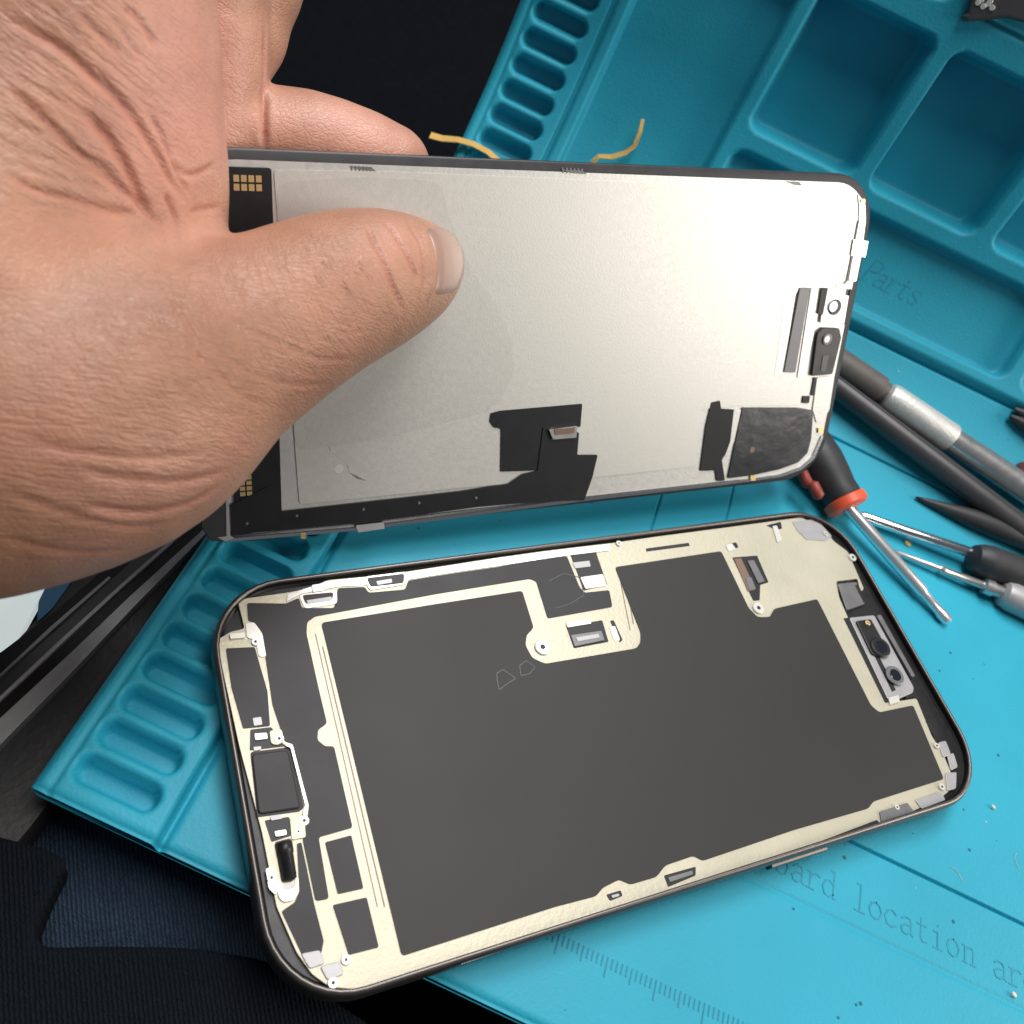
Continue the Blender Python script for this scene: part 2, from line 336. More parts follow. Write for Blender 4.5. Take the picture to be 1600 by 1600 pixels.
phpoly('graphite_film', [(353,1013),(398,1011),(418,1080),(422,1134),(380,1138),(362,1075)], 'graphite2', GZ, 0.16, 0.3)
phpoly('graphite_film', [(464,1318),(471,1316),(491,1412),(506,1470),(500,1500),(474,1496),(440,1424),(460,1410),(468,1392)], 'graphite2', GZ, 0.16, 0.3)
for x0, y0, x1, y1, w in ((503,1010,600,1417,2.2), (492,990,589,1417,1.6), (975,892,989,975,1.5), (966,893,984,985,1.4)):
    phpoly('plate_seam', [(x0, y0), (x0+w, y0), (x1+w, y1), (x1, y1)], 'brown', ZP+0.05, 0.1, 0)
for loop in ([(776,1052),(786,1046),(806,1060),(790,1070),(780,1078),(777,1064),(776,1052)], [(812,1040),(822,1032),(836,1042),(828,1052),(814,1056),(812,1040)], [(858,908),(880,896),(908,902),(912,930),(890,944),(868,950)]):
    c_ = [onz(x, y, GZ+0.03) for x, y in loop]; Vv, Ff = [], []
    for a_, b_ in zip(c_, c_[1:]):
        d_ = (b_-a_)/np.linalg.norm(b_-a_); n_ = np.array([-d_[1], d_[0], 0])*0.07; k_ = len(Vv); Vv += [a_-n_, b_-n_, b_+n_, a_+n_]; Ff.append((k_, k_+1, k_+2, k_+3))
    obj('adhesive_mark', Vv, Ff, 'greyrod', ph)
# the plate's openings and what sits in them
def opening(px, r=0.3): return phpoly('plate_opening', px, 'hole', ZP+0.03, 0.1, r)
h1 = opening([(890,864),(931,862),(949,914),(912,923)])
phpoly('connector_pad', [(907,902),(942,897),(948,915),(915,920)], 'white', ZP+0.25, 0.5, 0.3)
phpoly('connector_pad', [(895,879),(921,876),(923,885),(899,888)], 'lightgrey', ZP+0.2, 0.5, 0.2)
h2 = opening([(884,978),(941,969),(951,1003),(897,1013)])
c2 = phpoly('board_connector', [(892,992),(940,985),(945,1000),(898,1010)], 'midgrey', ZP+0.5, 0.6, 0.3, bevel=0.1)
phpoly('connector_core', [(900,996),(935,990),(937,996),(903,1002)], 'lightgrey', ZP+0.6, 0.2, 0.2, parent=c2)
phpoly('connector_pad', [(885,973),(922,967),(924,974),(887,980)], 'white', ZP+0.3, 0.5, 0.2)
opening([(953,970),(959,969),(973,1000),(968,1004)]); phpoly('connector_pad', [(952,980),(961,978),(969,1000),(961,1003)], 'white', ZP+0.12, 0.2, 0.3)
opening([(1009,857),(1076,848),(1078,853),(1010,862)], 0.2)
h3 = opening([(1144,871),(1183,868),(1201,910),(1188,914),(1187,938),(1177,939)])
phpoly('flex_strip', [(1147,873),(1158,872),(1181,921),(1169,924)], 'brown', ZP+0.2, 0.4, 0.2)
c3 = phpoly('board_connector', [(1168,876),(1178,875),(1195,908),(1185,911)], 'midgrey', ZP+0.35, 0.6, 0.2)
phpoly('flex_strip', [(1165,903),(1174,902),(1181,920),(1171,922)], 'midgrey', ZP+0.3, 0.4, 0.2)
opening([(1140,850),(1150,847),(1154,855),(1147,858)]); phpoly('connector_pad', [(1134,852),(1144,849),(1150,858),(1139,862)], 'white', ZP+0.2, 0.3, 0.3)
opening([(1197,821),(1220,815),(1222,826),(1212,828)]); phpoly('connector_pad', [(1207,822),(1214,821),(1222,843),(1215,848)], 'white', ZP+0.3, 0.5, 0.3)
phpoly('grey_shield', [(1238,815),(1276,811),(1300,838),(1290,845),(1260,843),(1246,829)], 'lightgrey', ZP+0.15, 0.3, 0.5)
for x, y, r in ((847,1012,1.75), (1184,951,1.5), (1331,872,1.1), (475,1283,0.9), (436,1155,0.9), (399,1004,0.8), (466,1300,0.7), (424,1372,0.8), (520,1536,0.9), (1470,1230,0.8), (1462,1166,0.7), (1289,835,0.7), (966,850,0.7), (1400,1262,0.6), (540,1500,0.8)):
    c = onz(x, y, ZP)+np.array([0, 0, 0.0]); V, F = disc(c, (0, 0, 1), r, 0.45)
    s = obj('screw', V, F, 'white', ph, smooth=False); V, F = disc(c+np.array([0, 0, 0.46]), (0, 0, 1), r*0.35, 0.05, 6); obj('screw_socket', V, F, 'hole', s)
# front camera group in its black bay
phpoly('earpiece_box', [(1309,912),(1338,909),(1352,943),(1323,953)], 'midgrey', -0.9, 1.2, 0.5, bevel=0.15)
phpoly('rib', [(1336,914),(1341,913),(1354,940),(1350,942)], 'hole', -0.85, 0.3, 0.1)
br = phpoly('camera_bracket', [(1327,965),(1366,961),(1428,1074),(1427,1082),(1390,1098)], 'lightgrey', -1.1, 0.9, 0.6, bevel=0.12)
phpoly('bay_gap', [(1318,966),(1328,965),(1391,1097),(1383,1098)], 'hole', ZP+0.06, 0.1, 0.2)
phpoly('bay_gap', [(1366,1024),(1372,1022),(1400,1078),(1394,1081)], 'hole', -1.05, 0.1, 0.2)
phpoly('bay_rail', [(1370,962),(1376,960),(1430,1056),(1425,1058)], 'midgrey', -0.9, 0.9, 0.3)
phpoly('camera_housing', [(1338,970),(1361,967),(1390,1019),(1378,1027),(1363,1022)], 'black', -0.55, 1.2, 0.5, bevel=0.15)
def lensobj(x, y, r, top, parent=ph, m='black'):
    c = onz(x, y, top-0.5); V, F = disc(c, (0, 0, 1), r, 0.5); o = obj('camera_lens', V, F, m, parent, smooth=False)
    V, F = disc(c+np.array([0, 0, 0.5]), (0, 0, 1), r*0.62, 0.12); obj('lens_glass', V, F, 'lens', o); return o
lensobj(1375, 1012, 2.6, -0.1); lensobj(1397, 1056, 2.4, -0.3, m='midgrey')
V, F = disc(onz(1356, 973, -0.5), (0, 0, 1), 0.7, 0.12); obj('contact_dot', V, F, 'gold', ph)
phpoly('bracket_foot', [(1388,1090),(1404,1086),(1406,1096),(1391,1101)], 'white', -0.8, 0.6, 0.2)
opening([(1413,1084),(1430,1079),(1433,1088),(1416,1092)])
phpoly('side_slot', [(1446,1127),(1451,1125),(1464,1148),(1460,1151)], 'hole', ZP+0.04, 0.1, 0.2)
for q in ([(1466,1160),(1478,1157),(1486,1178),(1474,1184)], [(1480,1180),(1490,1176),(1497,1198),(1486,1204)], [(1478,1208),(1495,1206),(1494,1232),(1480,1236)], [(1430,1250),(1470,1236),(1478,1250),(1440,1264)]):
    phpoly('antenna_tab', q, 'lightgrey', ZP+0.25, 0.4, 0.5, bevel=0.1)
phpoly('side_module', [(1375,1268),(1418,1254),(1429,1269),(1378,1286)], 'midgrey', ZP+0.4, 0.6, 0.3, bevel=0.1)
opening([(1404,1259),(1418,1255),(1424,1265),(1410,1270)]); opening([(1443,1256),(1460,1251),(1461,1263),(1446,1268)])
phpoly('side_slot', [(1270,1319),(1370,1281),(1378,1289),(1273,1326)], 'hole', ZP+0.5, 0.6, 0.2)
opening([(1037,1368),(1087,1354),(1087,1368),(1044,1386)]); phpoly('flex_strip', [(1044,1371),(1082,1360),(1083,1366),(1047,1378)], 'midgrey', ZP+0.2, 0.3, 0.2)
opening([(947,1398),(970,1391),(973,1400),(953,1408)]); phpoly('flex_strip', [(955,1399),(967,1396),(968,1400),(957,1403)], 'lightgrey', ZP+0.2, 0.3, 0.2)
phpoly('slot_collar', [(467,929),(526,921),(527,943),(476,951)], 'white', ZP+0.2, 0.3, 0.8); phpoly('plate_opening', [(472,930),(521,925),(520,936),(478,944)], 'hole', ZP+0.24, 0.1, 0.6)
phpoly('flex_strip', [(479,938),(518,932),(519,938),(481,943)], 'lightgrey', ZP+0.3, 0.1, 0.2); phpoly('connector_pad', [(487,914),(507,911),(507,922),(489,925)], 'white', ZP+0.5, 0.6, 0.3)
phpoly('slot_collar', [(570,901),(636,893),(636,912),(577,922)], 'white', ZP+0.3, 0.3, 0.8); phpoly('plate_opening', [(573,903),(632,896),(631,911),(579,917)], 'hole', ZP+0.34, 0.1, 0.6)
phpoly('flex_strip', [(588,908),(612,904),(613,910),(590,914)], 'lightgrey', ZP+0.4, 0.1, 0.2)
# bottom end: speaker, vibration motor and brackets
phpoly('connector_pad', [(359,990),(382,988),(383,996),(360,998)], 'white', ZP+0.6, 0.6, 0.2)
phpoly('spring_clip', [(384,974),(397,972),(410,990),(416,1026),(405,1026),(400,1000),(386,996)], 'white', ZP+0.25, 0.3, 0.5); 
opening([(388,979),(394,978),(396,986),(390,988)])
opening([(391,1140),(424,1136),(440,1160),(448,1166),(390,1173)]); phpoly('connector_pad', [(398,1146),(417,1145),(418,1154),(399,1156)], 'white', ZP+0.4, 0.5, 0.2)
phpoly('connector_pad', [(395,1122),(408,1120),(410,1132),(397,1134)], 'lightgrey', ZP+0.3, 0.5, 0.2); phpoly('connector_pad', [(396,1167),(408,1166),(408,1171),(397,1173)], 'lightgrey', ZP+0.3, 0.5, 0.1)
phpoly('bracket', [(421,1142),(440,1139),(444,1158),(434,1164),(424,1162)], 'cream', ZP+0.35, 0.5, 0.5)
phpoly('speaker_box', [(391,1175),(453,1167),(475,1262),(468,1268),(402,1277)], 'graphite2', ZP+0.1, 0.2, 0.5); 
sp = phpoly('speaker_cover', [(393,1178),(450,1171),(470,1262),(404,1272)], 'graphite2', ZP+0.55, 0.6, 0.8, bevel=0.25)
phpoly('wire_guard', [(446,1160),(457,1163),(482,1258),(481,1270),(474,1275),(474,1268),(477,1258),(454,1168),(446,1165)], 'white', ZP+0.7, 0.7, 0.3)
opening([(413,1282),(452,1276),(455,1306),(424,1316)]); phpoly('connector_pad', [(429,1299),(447,1296),(448,1304),(431,1307)], 'white', ZP+0.4, 0.5, 0.2)
phpoly('connector_pad', [(422,1275),(440,1272),(441,1279),(424,1282)], 'lightgrey', ZP+0.3, 0.5, 0.2)
phpoly('bracket', [(453,1276),(475,1273),(478,1308),(456,1312)], 'cream', ZP+0.35, 0.5, 0.4)
opening([(428,1316),(455,1309),(464,1370),(456,1378),(440,1380)], 0.6)
V, F = rodmesh(onz(443, 1316, ZP+0.1), onz(452, 1374, ZP+0.1), [(0, .8), (.02, 1.5), (.3, 1.5), (.32, 1.3), (.98, 1.3), (1, .6)], 16); obj('vibration_motor', V, F, 'black', ph, smooth=True)
phpoly('wire_guard', [(433,1380),(438,1380),(444,1392),(460,1388),(463,1372),(466,1372),(466,1394),(458,1406),(444,1409),(436,1402)], 'white', ZP+0.5, 0.6, 0.4)
phpoly('bracket', [(415,1357),(428,1355),(436,1390),(430,1398),(420,1388)], 'white', ZP+0.3, 0.5, 0.4)
phpoly('bracket', [(438,1384),(458,1380),(460,1390),(442,1395)], 'lightgrey', ZP+0.25, 0.4, 0.4)
for q in ([(470,1490),(500,1484),(508,1505),(484,1514)], [(500,1510),(530,1502),(538,1522),(512,1532)]): phpoly('antenna_tab', q, 'lightgrey', ZP+0.3, 0.5, 0.5, bevel=0.1)
# side button on the near flank
a, b = onz(1204, 1361, -3.6), onz(1290, 1331, -3.6)
bx0, bx1 = a[0], b[0]
V, F = loft([[(x, -77.55, -5.0), (x, -78.15, -4.8), (x, -78.25, -3.7), (x, -78.15, -2.6), (x, -77.55, -2.4)] for x in (bx0, bx0+0.4, bx1-0.4, bx1)])
obj('side_button', V, F, 'rim', ph, bevel=0.1)

# ================================================================ replacement display held upright
dc = dloc(81, -76.2, -1)
ds = empty('display_assembly', dc, 'phone display unit seen from its silver back, held up in the hand', 'display')
DW, DH, DRD = 162.0, 76.2, 12.5
L = [[dloc(x, y, z) for x, y in rrect(DW, DH, DRD, i)] for i, z in ((1.6, -2.5), (0.5, -2.2), (0.05, -1.5), (0.0, -0.8), (0.15, -0.2), (0.5, 0.0))]
V, F = loft(L); obj('bezel', V, F, 'bezel', ds, smooth=True).modifiers.new('split', 'EDGE_SPLIT').split_angle = 0.7
def dpoly(name, px, m, top=0.3, thick=0.25, r=0.4, parent=None, bevel=0.0, loc=False):
    p = [np.array(q, float) for q in px] if loc else [ond(x, y, top)[:2] for x, y in px]
    p = round_poly(p, r, 5) if r else p
    return prism(name, [dloc(q[0], q[1], top) for q in p], [dloc(q[0], q[1], top-thick) for q in p], m, parent or ds, bevel=bevel)
# silver sheets
dpoly('silver_border', rrect(DW, DH, DRD, 2.0), 'silver2', 0.12, 0.3, 0, loc=True)
dpoly('edge_wire', [(352,842),(560,824),(760,798),(930,776),(1130,754),(1220,741),(1250,730),(1270,712),(1284,680),(1287,682),(1273,716),(1253,734),(1222,745),(1131,758),(930,781),(760,803),(560,829),(352,847)], 'chrome', 0.4, 0.5, 0.4)
sheet = [(428,270),(600,272),(900,284),(1180,297),(1312,303),(1322,312),(1296,425),(1256,440),(1238,450),(1214,590),(1250,596),(1246,630),(1150,634),(1098,640),(1092,726),(935,742),(720,762),(470,790),(462,780),(450,600)]
dpoly('silver_sheet', [(428,266),(600,268),(900,281),(1180,294),(1308,300),(1320,310),(1298,428),(1262,436),(1244,446),(1218,592),(1256,598),(1250,632),(1150,634),(1092,640),(1088,728),(936,745),(720,762),(468,788)], 'silver', 0.3, 0.2, 0.8)
dpoly('clear_film', [(432,284),(560,276),(690,282),(702,340),(735,420),(780,480),(803,540),(803,592),(770,640),(600,684),(462,706)], 'film', 0.34, 0.04, 3.0)
dpoly('edge_strip', [(1340,302),(1352,318),(1353,345),(1346,400),(1338,440),(1326,440),(1334,395),(1342,345),(1343,322)], 'white', 0.34, 0.2, 0.5)
clip = dpoly('edge_clip', [(1334,374),(1357,377),(1352,402),(1330,399)], 'steel', 0.5, 0.3, 0.2)
dpoly('seam', [(1341,345),(1343,345),(1332,400),(1324,440),(1318,446),(1317,444),(1323,438),(1331,398)], 'midgrey', 0.36, 0.2, 0)
dpoly('edge_strip', [(1230,440),(1250,428),(1300,434),(1324,446),(1320,452),(1270,449),(1250,449),(1243,460),(1223,586),(1210,588)], 'white', 0.36, 0.2, 0.5)
dpoly('edge_strip', [(1268,450),(1283,450),(1272,520),(1256,590),(1246,590)], 'white', 0.36, 0.2, 0.3)
dpoly('foam_bar', [(1250,450),(1266,450),(1243,582),(1225,582)], 'midgrey', 0.7, 0.5, 0.2, bevel=0.1)
# proximity sensor and microphone modules
m1 = dpoly('sensor_plate', [(1288,456),(1328,462),(1321,506),(1282,504)], 'white', 0.75, 0.5, 0.3, bevel=0.1)
def ddisc(name, x, y, r, off, h, m, parent):
    V, F = disc(dpt(x, y, off), DN, r, h); return obj(name, V, F, m, parent, smooth=False)
rg = ddisc('sensor_ring', 1304, 480, 1.9, 0.75, 0.3, 'black', ds); ddisc('sensor_glass', 1302, 479, 1.35, 1.06, 0.1, 'palelens', rg)
dpoly('sensor_rail', [(1284,450),(1294,450),(1286,492),(1278,490)], 'hole', 0.85, 0.4, 0.1); dpoly('sensor_rail', [(1329,452),(1336,453),(1327,508),(1320,506)], 'hole', 0.85, 0.4, 0.1)
ddisc('contact_dot', 1308, 446, 0.45, 0.4, 0.15, 'gold', ds)
m2 = dpoly('earpiece_module', [(1277,520),(1286,512),(1312,513),(1315,528),(1301,585),(1268,588)], 'black', 0.9, 0.7, 0.6, bevel=0.2)
r2 = ddisc('module_ring', 1292, 530, 1.5, 0.9, 0.3, 'midgrey', ds); ddisc('module_glass', 1292, 530, 0.95, 1.2, 0.08, 'lens', r2)
dpoly('module_flap', [(1286,556),(1296,554),(1290,580),(1282,580)], 'bezel', 1.05, 0.3, 0.3)
dpoly('edge_strip', [(1277,590),(1304,587),(1296,640),(1284,660),(1276,660),(1270,640)], 'silver2', 0.4, 0.3, 0.4)
dpoly('seam', [(1272,590),(1277,590),(1272,618),(1267,618)], 'hole', 0.42, 0.2, 0); dpoly('seam', [(1255,619),(1266,619),(1264,630),(1254,630)], 'hole', 0.5, 0.3, 0.2)
dpoly('black_foil', [(1160,637),(1247,637),(1271,641),(1268,685),(1262,708),(1247,723),(1217,734),(1175,743),(1137,748),(1150,685)], 'foil', 0.5, 0.35, 0.5, bevel=0.1)
ddisc('contact_dot', 1175, 703, 0.8, 0.5, 0.1, 'brown', ds)
dpoly('black_tape', [(1112,629),(1125,626),(1127,639),(1147,640),(1139,699),(1128,719),(1133,751),(1120,752),(1118,735),(1094,736),(1103,667)], 'flex', 0.45, 0.3, 0.3)
dpoly('edge_strip', [(1147,640),(1158,640),(1147,690),(1138,712),(1133,712),(1141,690)], 'silver2', 0.5, 0.3, 0.2)
# flex cables on the left and below
dpoly('flex_strip', [(8.5,-3.2),(18.6,-3.2),(18.6,-18),(18.4,-73.6),(9.0,-74.2)], 'flex', 0.55, 0.5, 0.6, loc=True, bevel=0.1)
dpoly('flex_strip', [(418,760),(436,800),(720,768),(795,756),(817,741),(840,736),(849,668),(905,676),(902,711),(934,711),(926,745),(913,782),(859,783),(748,792),(600,812),(362,836),(360,790)], 'flex', 0.7, 0.5, 0.3)
dpoly('flex_square', [(767,646),(782,642),(910,631),(907,667),(849,669),(846,735),(782,737),(783,670),(772,668),(765,659)], 'flex', 0.5, 0.35, 0.3)
fc = dpoly('flex_connector', [(858,672),(902,666),(901,684),(864,687)], 'steel', 1.3, 0.7, 0.2, bevel=0.1)
dpoly('connector_core', [(866,671),(898,668),(897,677),(868,680)], 'brown', 1.45, 0.3, 0.1, parent=fc)
dpoly('corner_bracket', [(322,786),(356,780),(358,838),(352,846),(330,846),(316,826)], 'bezel', 0.9, 0.9, 0.5, bevel=0.2)
dpoly('corner_edge', [(353,780),(357,780),(360,838),(366,841),(352,846),(340,840),(354,838)], 'lightgrey', 1.0, 0.4, 0.2)
for x0, y0, dx, dy, nx, ny, gx, gy in ((366,274,10.2,-.1,4,2,0.4,12.0), (374,742,0,0,2,4,0,0),):
    pass
def pads(cx, cy, nx, ny, sx, sy, w, h):
    c = ond(cx, cy, 0.56)
    for i in range(nx):
        for j in range(ny):
            x = c[0]+(i-(nx-1)/2)*sx; y = c[1]+(j-(ny-1)/2)*sy
            dpoly('contact_pad', [(x-w, y-h), (x+w, y-h), (x+w, y+h), (x-w, y+h)], 'gold', 0.62, 0.1, 0.1, loc=True)
pads(387, 286, 4, 2, 1.32, 1.5, 0.5, 0.58); pads(384, 759, 2, 4, 1.35, 1.15, 0.52, 0.43)
for x, y, w in ((474,838,4), (1177,747,4), (1283,673,4), (1349,314,3), (317,800,5)): dpoly('contact_tab', [(x-w, y-w), (x+w, y-w), (x+w, y+w), (x-w, y+w)], 'gold', 0.6, 0.4, 0.2)
dpoly('edge_clip', [(556,822),(600,817),(601,826),(560,832)], 'lightgrey', 0.8, 0.5, 0.2)
for x, y, w in ((566,262,22), (897,267,20), (1240,285,14)): dpoly('print_mark', [(x-w, y-2), (x+w*0.6, y-1), (x+w, y+5), (x+w*0.1, y+4)], 'midgrey', 0.2, 0.1, 0.1)
for k in range(6): dpoly('print_mark', [(548+k*6, 259+k*.3), (551+k*6, 259+k*.3), (551+k*6, 266+k*.3), (549+k*6, 266+k*.3)], 'midgrey', 0.22, 0.1, 0); dpoly('print_mark', [(878+k*6, 262+k*.3), (881+k*6, 262+k*.3), (881+k*6, 270+k*.3), (879+k*6, 270+k*.3)], 'midgrey', 0.22, 0.1, 0)
for x, y in ((386,818),(464,806),(568,796),(655,786),(744,778)): ddisc('flex_dimple', x, y, 0.3, 0.7, 0.1, 'midgrey', ds)
ddisc('residue_dot', 529, 733, 0.95, 0.3, 0.04, 'white', ds)
res = [(528,656),(526,676),(514,690),(516,704),(530,716),(543,726),(546,738),(558,748),(572,751)]
dpoly('residue_trail', [(x-1.1, y-0.6) for x, y in res]+[(x+0.9, y+0.8) for x, y in reversed(res)], 'lightgrey', 0.32, 0.02, 0)

# ================================================================ tools on the mat
def P2(px, py, h): return np.array(matpt(px, py, h))
# 1 short screwdriver with orange collar
t = empty('screwdriver', P2(1335, 790, 0), 'short screwdriver with black grip and orange collar, blade pointing at the viewer', 'screwdriver')
a, b = P2(1262, 690, 6.6), P2(1318, 781, 5.4); 
rodobj('handle', a, b, [(-.2, 2), (-.18, 5.2), (0, 6.0), (.35, 6.3), (.6, 5.8), (.82, 5.2), (.94, 5.3), (1, 5.0)], 'darkgrip', t, 24)
d = (b-a)/np.linalg.norm(b-a)
rodobj('collar', b-d*0.4, b+d*2.8, [(0, 5.2), (.1, 5.9), (.8, 5.9), (1, 5.0)], 'orange', t, 24)
tip = P2(1482, 972, 1.4); s0 = b+d*2.6
sh = rodobj('shaft', s0, tip, [(0, 1.75), (.74, 1.75), (.76, 1.3), (.9, 1.3), (.93, 1.6), (.985, 1.5), (1, 1.0)], 'shine', t, 16)
for px, py in ((1264, 742), (1281, 760)):
    c = P2(px, py, 9.0)
    V, F = rodmesh(c-d*2.6+np.array([0, 0, -1.6]), c+d*2.6+np.array([0, 0, -2.2]), [(0, .5), (.15, 1.6), (.85, 1.6), (1, .5)], 12); obj('grip_inset', V, F, 'rustred', t, smooth=True)
# 2 bright shaft with black grip
t = empty('screwdriver', P2(1560, 890, 0), 'screwdriver with bright straight shaft and fat black grip at the right edge', 'screwdriver')
a, b = P2(1344, 806, 1.8), P2(1530, 868, 4.2); rodobj('shaft', a, b, [(0, 1.2), (.02, 1.5), (1, 1.5)], 'chrome', t, 16)
d = (b-a)/np.linalg.norm(b-a); g0, g1 = P2(1524, 872, 5.0), P2(1700, 936, 5.0)
rodobj('handle', g0, g1, [(-.03, 2), (-.02, 3.6), (.03, 4.4), (.1, 4.9), (.6, 4.9), (1, 4.6)], 'darkgrip', t, 24)
# 3 stepped thin shaft with silver grip
t = empty('screwdriver', P2(1580, 940, 0), 'slim screwdriver with stepped thin shaft and silver grip below the black one', 'screwdriver')
a, b = P2(1398, 862, 1.2), P2(1563, 925, 3.2)
rodobj('shaft', a, b, [(0, .7), (.42, .8), (.44, 1.25), (.47, 1.25), (.48, 1.05), (.84, 1.2)], 'steel', t, 14); rodobj('ferrule', a+(b-a)*.83, b, [(0, 1.3), (.08, 2.2), (.5, 2.3), (.55, 1.9), (1, 1.9)], 'steel', t, 16)
rodobj('handle', b, P2(1700, 990, 4.2), [(0, 2.4), (.03, 3.5), (.12, 4.1), (1, 4.2)], 'lightgrey', t, 24)
# 4 silver pen-shaped knife handle with worn grip
t = empty('craft_knife', P2(1450, 660, 0), 'silver pen shaped tool handle with worn grey end beside the dark rod', 'knife')
a, b = P2(1300, 560, 5.0), P2(1640, 790, 5.0); LL = np.linalg.norm(b-a); d = (b-a)/LL
def along(px, py): p = P2(px, py, 5.0); return float((p-a)@d/LL)
t1, t2 = along(1383, 612), along(1487, 682)
rodobj('grip', a, a+(b-a)*t1, [(0, 4.2), (.9, 4.2), (.93, 3.4), (1, 3.4)], 'olive', t, 24)
rodobj('ferrule', a+(b-a)*t1, a+(b-a)*t2, [(-.03, 2.2), (0, 2.6), (.04, 3.9), (.12, 4.3), (.97, 4.3), (1, 4.0)], 'knurl', t, 28)
rodobj('barrel', a+(b-a)*t2, b, [(0, 3.7), (1, 3.9)], 'steel', t, 28)
# 5 long dark rod
t = empty('pry_rod', P2(1460, 700, 0), 'long dark grey rod lying against the silver pen shaped tool', 'pry tool')
a, b = P2(1290, 592, 3.6), P2(1650, 866, 3.6); rodobj('shaft', a, b, [(0, 2.8), (.01, 3.3), (1, 3.5)], 'greyrod', t, 20)
rodobj('edge_ridge', a+np.array([0, 0, 2.9]), b+np.array([0, 0, 3.0]), [(0, .7), (1, .7)], 'darkgrip', t, 8)
# 6 spudger
t = empty('spudger', P2(1520, 815, 0), 'black plastic spudger with a tapered point above the black grip', 'spudger')
a, b = P2(1431, 777, 0.8), P2(1680, 872, 3.2); V, F = rodmesh(a, b, [(0, .3), (.06, .9), (.2, 1.9), (.36, 3.0), (.5, 3.3), (1, 3.5)], 20); obj('shaft', V, F, 'darkgrip', t, smooth=True)
rodobj('end_cap', b, b+(b-a)*.05, [(0, 3.4), (1, 2.6)], 'darkgrip', t, 20)
# 7 red-ended tool and black point at the right edge
t = empty('red_handled_tool', P2(1610, 745, 0), 'red rounded tool end just showing at the right edge', 'tool')
a, b = P2(1586, 738, 4.5), P2(1720, 800, 4.5); rodobj('handle', a, b, [(0, 2.2), (.02, 3.6), (.08, 4.5), (1, 4.6)], 'rustred', t, 20); rodobj('end_button', a-(b-a)*.015, a, [(0, 1.2), (.6, 2.0), (1, 2.2)], 'darkgrip', t, 16)
t = empty('tweezers', P2(1600, 665, 0), 'dark pointed tweezers end at the right edge above the red tool', 'tweezers')
a, b = P2(1578, 650, 1.4), P2(1720, 735, 2.5); rodobj('arm', a, b, [(0, .6), (.1, 1.6), (.3, 2.2), (1, 2.4)], 'darkgrip', t, 12); rodobj('arm', a+np.array([1.5, 1.5, 1.5]), b+np.array([4, 4, 1]), [(0, .5), (.1, 1.3), (1, 2.0)], 'greyrod', t, 12)
# 8 dark tool in the far tray
t = empty('dark_tool', P2(1560, 15, 0), 'dark grey tool head with pale specks in the far tray at upper right', 'tool')
q = [(1512,20),(1500,26),(1512,34),(1540,32),(1572,28),(1602,36),(1680,70),(1680,-60),(1530,-60)]
V = [P2(x, y, 3.5) for x, y in q]; W = [P2(x, y, -3.0) for x, y in q]; prism('body', V, W, 'greyrod', t, bevel=0.8)
for x, y in ((1528,4),(1536,10),(1544,6),(1550,12),(1533,0),(1547,2)):
    c = P2(x, y, 3.5); V, F = disc(c, P2(x, y, 5)-c, 0.7, 0.3, 8); obj('pale_speck', V, F, 'white', t)
# 9 crumbs and small debris, each lies alone
for x, y, m, r, lb in ((1417,850,'yellow',1.0,'tiny brass screw lying between the two thin shafts'), (1550,1262,'white',0.55,'tiny white crumb on the mat right of the phone corner'), (1582,1555,'white',0.6,'tiny white crumb near the lower right corner')):
    c = P2(x, y, 0); V, F = disc(c, (0.2, 0.1, 1), r, 0.6, 8); tag(obj('loose_screw' if m == 'yellow' else 'crumb', V, F, m), lb, 'screw' if m == 'yellow' else 'crumb')
# 10 amber film strips
def ribbon(name, pts, w, m, label, h=1.0):
    P = [P2(x, y, hh) for x, y, hh in pts]; V, F = [], []
    for i, p in enumerate(P):
        d = P[min(i+1, len(P)-1)]-P[max(i-1, 0)]; s = np.cross(d, [0, 0, 1.0]); s /= np.linalg.norm(s); n = np.cross(s, d); n /= np.linalg.norm(n)
        ww = w[i] if isinstance(w, list) else w
        V += [p+s*ww, p-s*ww, p-s*ww+n*.25, p+s*ww+n*.25]
    for i in range(len(P)-1):
        b = i*4; F += [(b+k, b+(k+1) % 4, b+4+(k+1) % 4, b+4+k) for k in range(4)]
    F += [(3, 2, 1, 0), tuple(len(V)-4+k for k in range(4))]
    return tag(obj(name, V, F, m), label, 'flex cable')
ribbon('flex_ribbon', [(672,212,3),(690,217,3),(715,219,3),(740,226,3),(762,238,3),(790,262,3)], [1.6, 1.5, 1.4, 1.4, 1.3, 1.2], 'yellow', 'amber flex ribbon draped over the left edge of the mat')
ribbon('flex_ribbon', [(1004,186,1),(1000,206,1),(992,228,1),(976,240,1),(955,246,1),(935,245,1),(925,255,1)], [.5, .6, .6, .9, 1.2, .9, .8], 'yellow', 'thin curled amber cable lying in the tray behind the display')
# 11 mesh specks embedded as dirt
for k, (x, y) in enumerate(((1485,1020),(1468,1048),(1320,1340),(1338,1570),(1490,1440),(1515,1328),(1310,1590),(1345,1568),(1240,1420),(1560,1180))):
    c = P2(x, y, 0.02); V, F = disc(c, (0, 0, 1), random.uniform(.25, .5), 0.12, 7); obj('dirt_fleck', V, F, 'groove', the_mat)

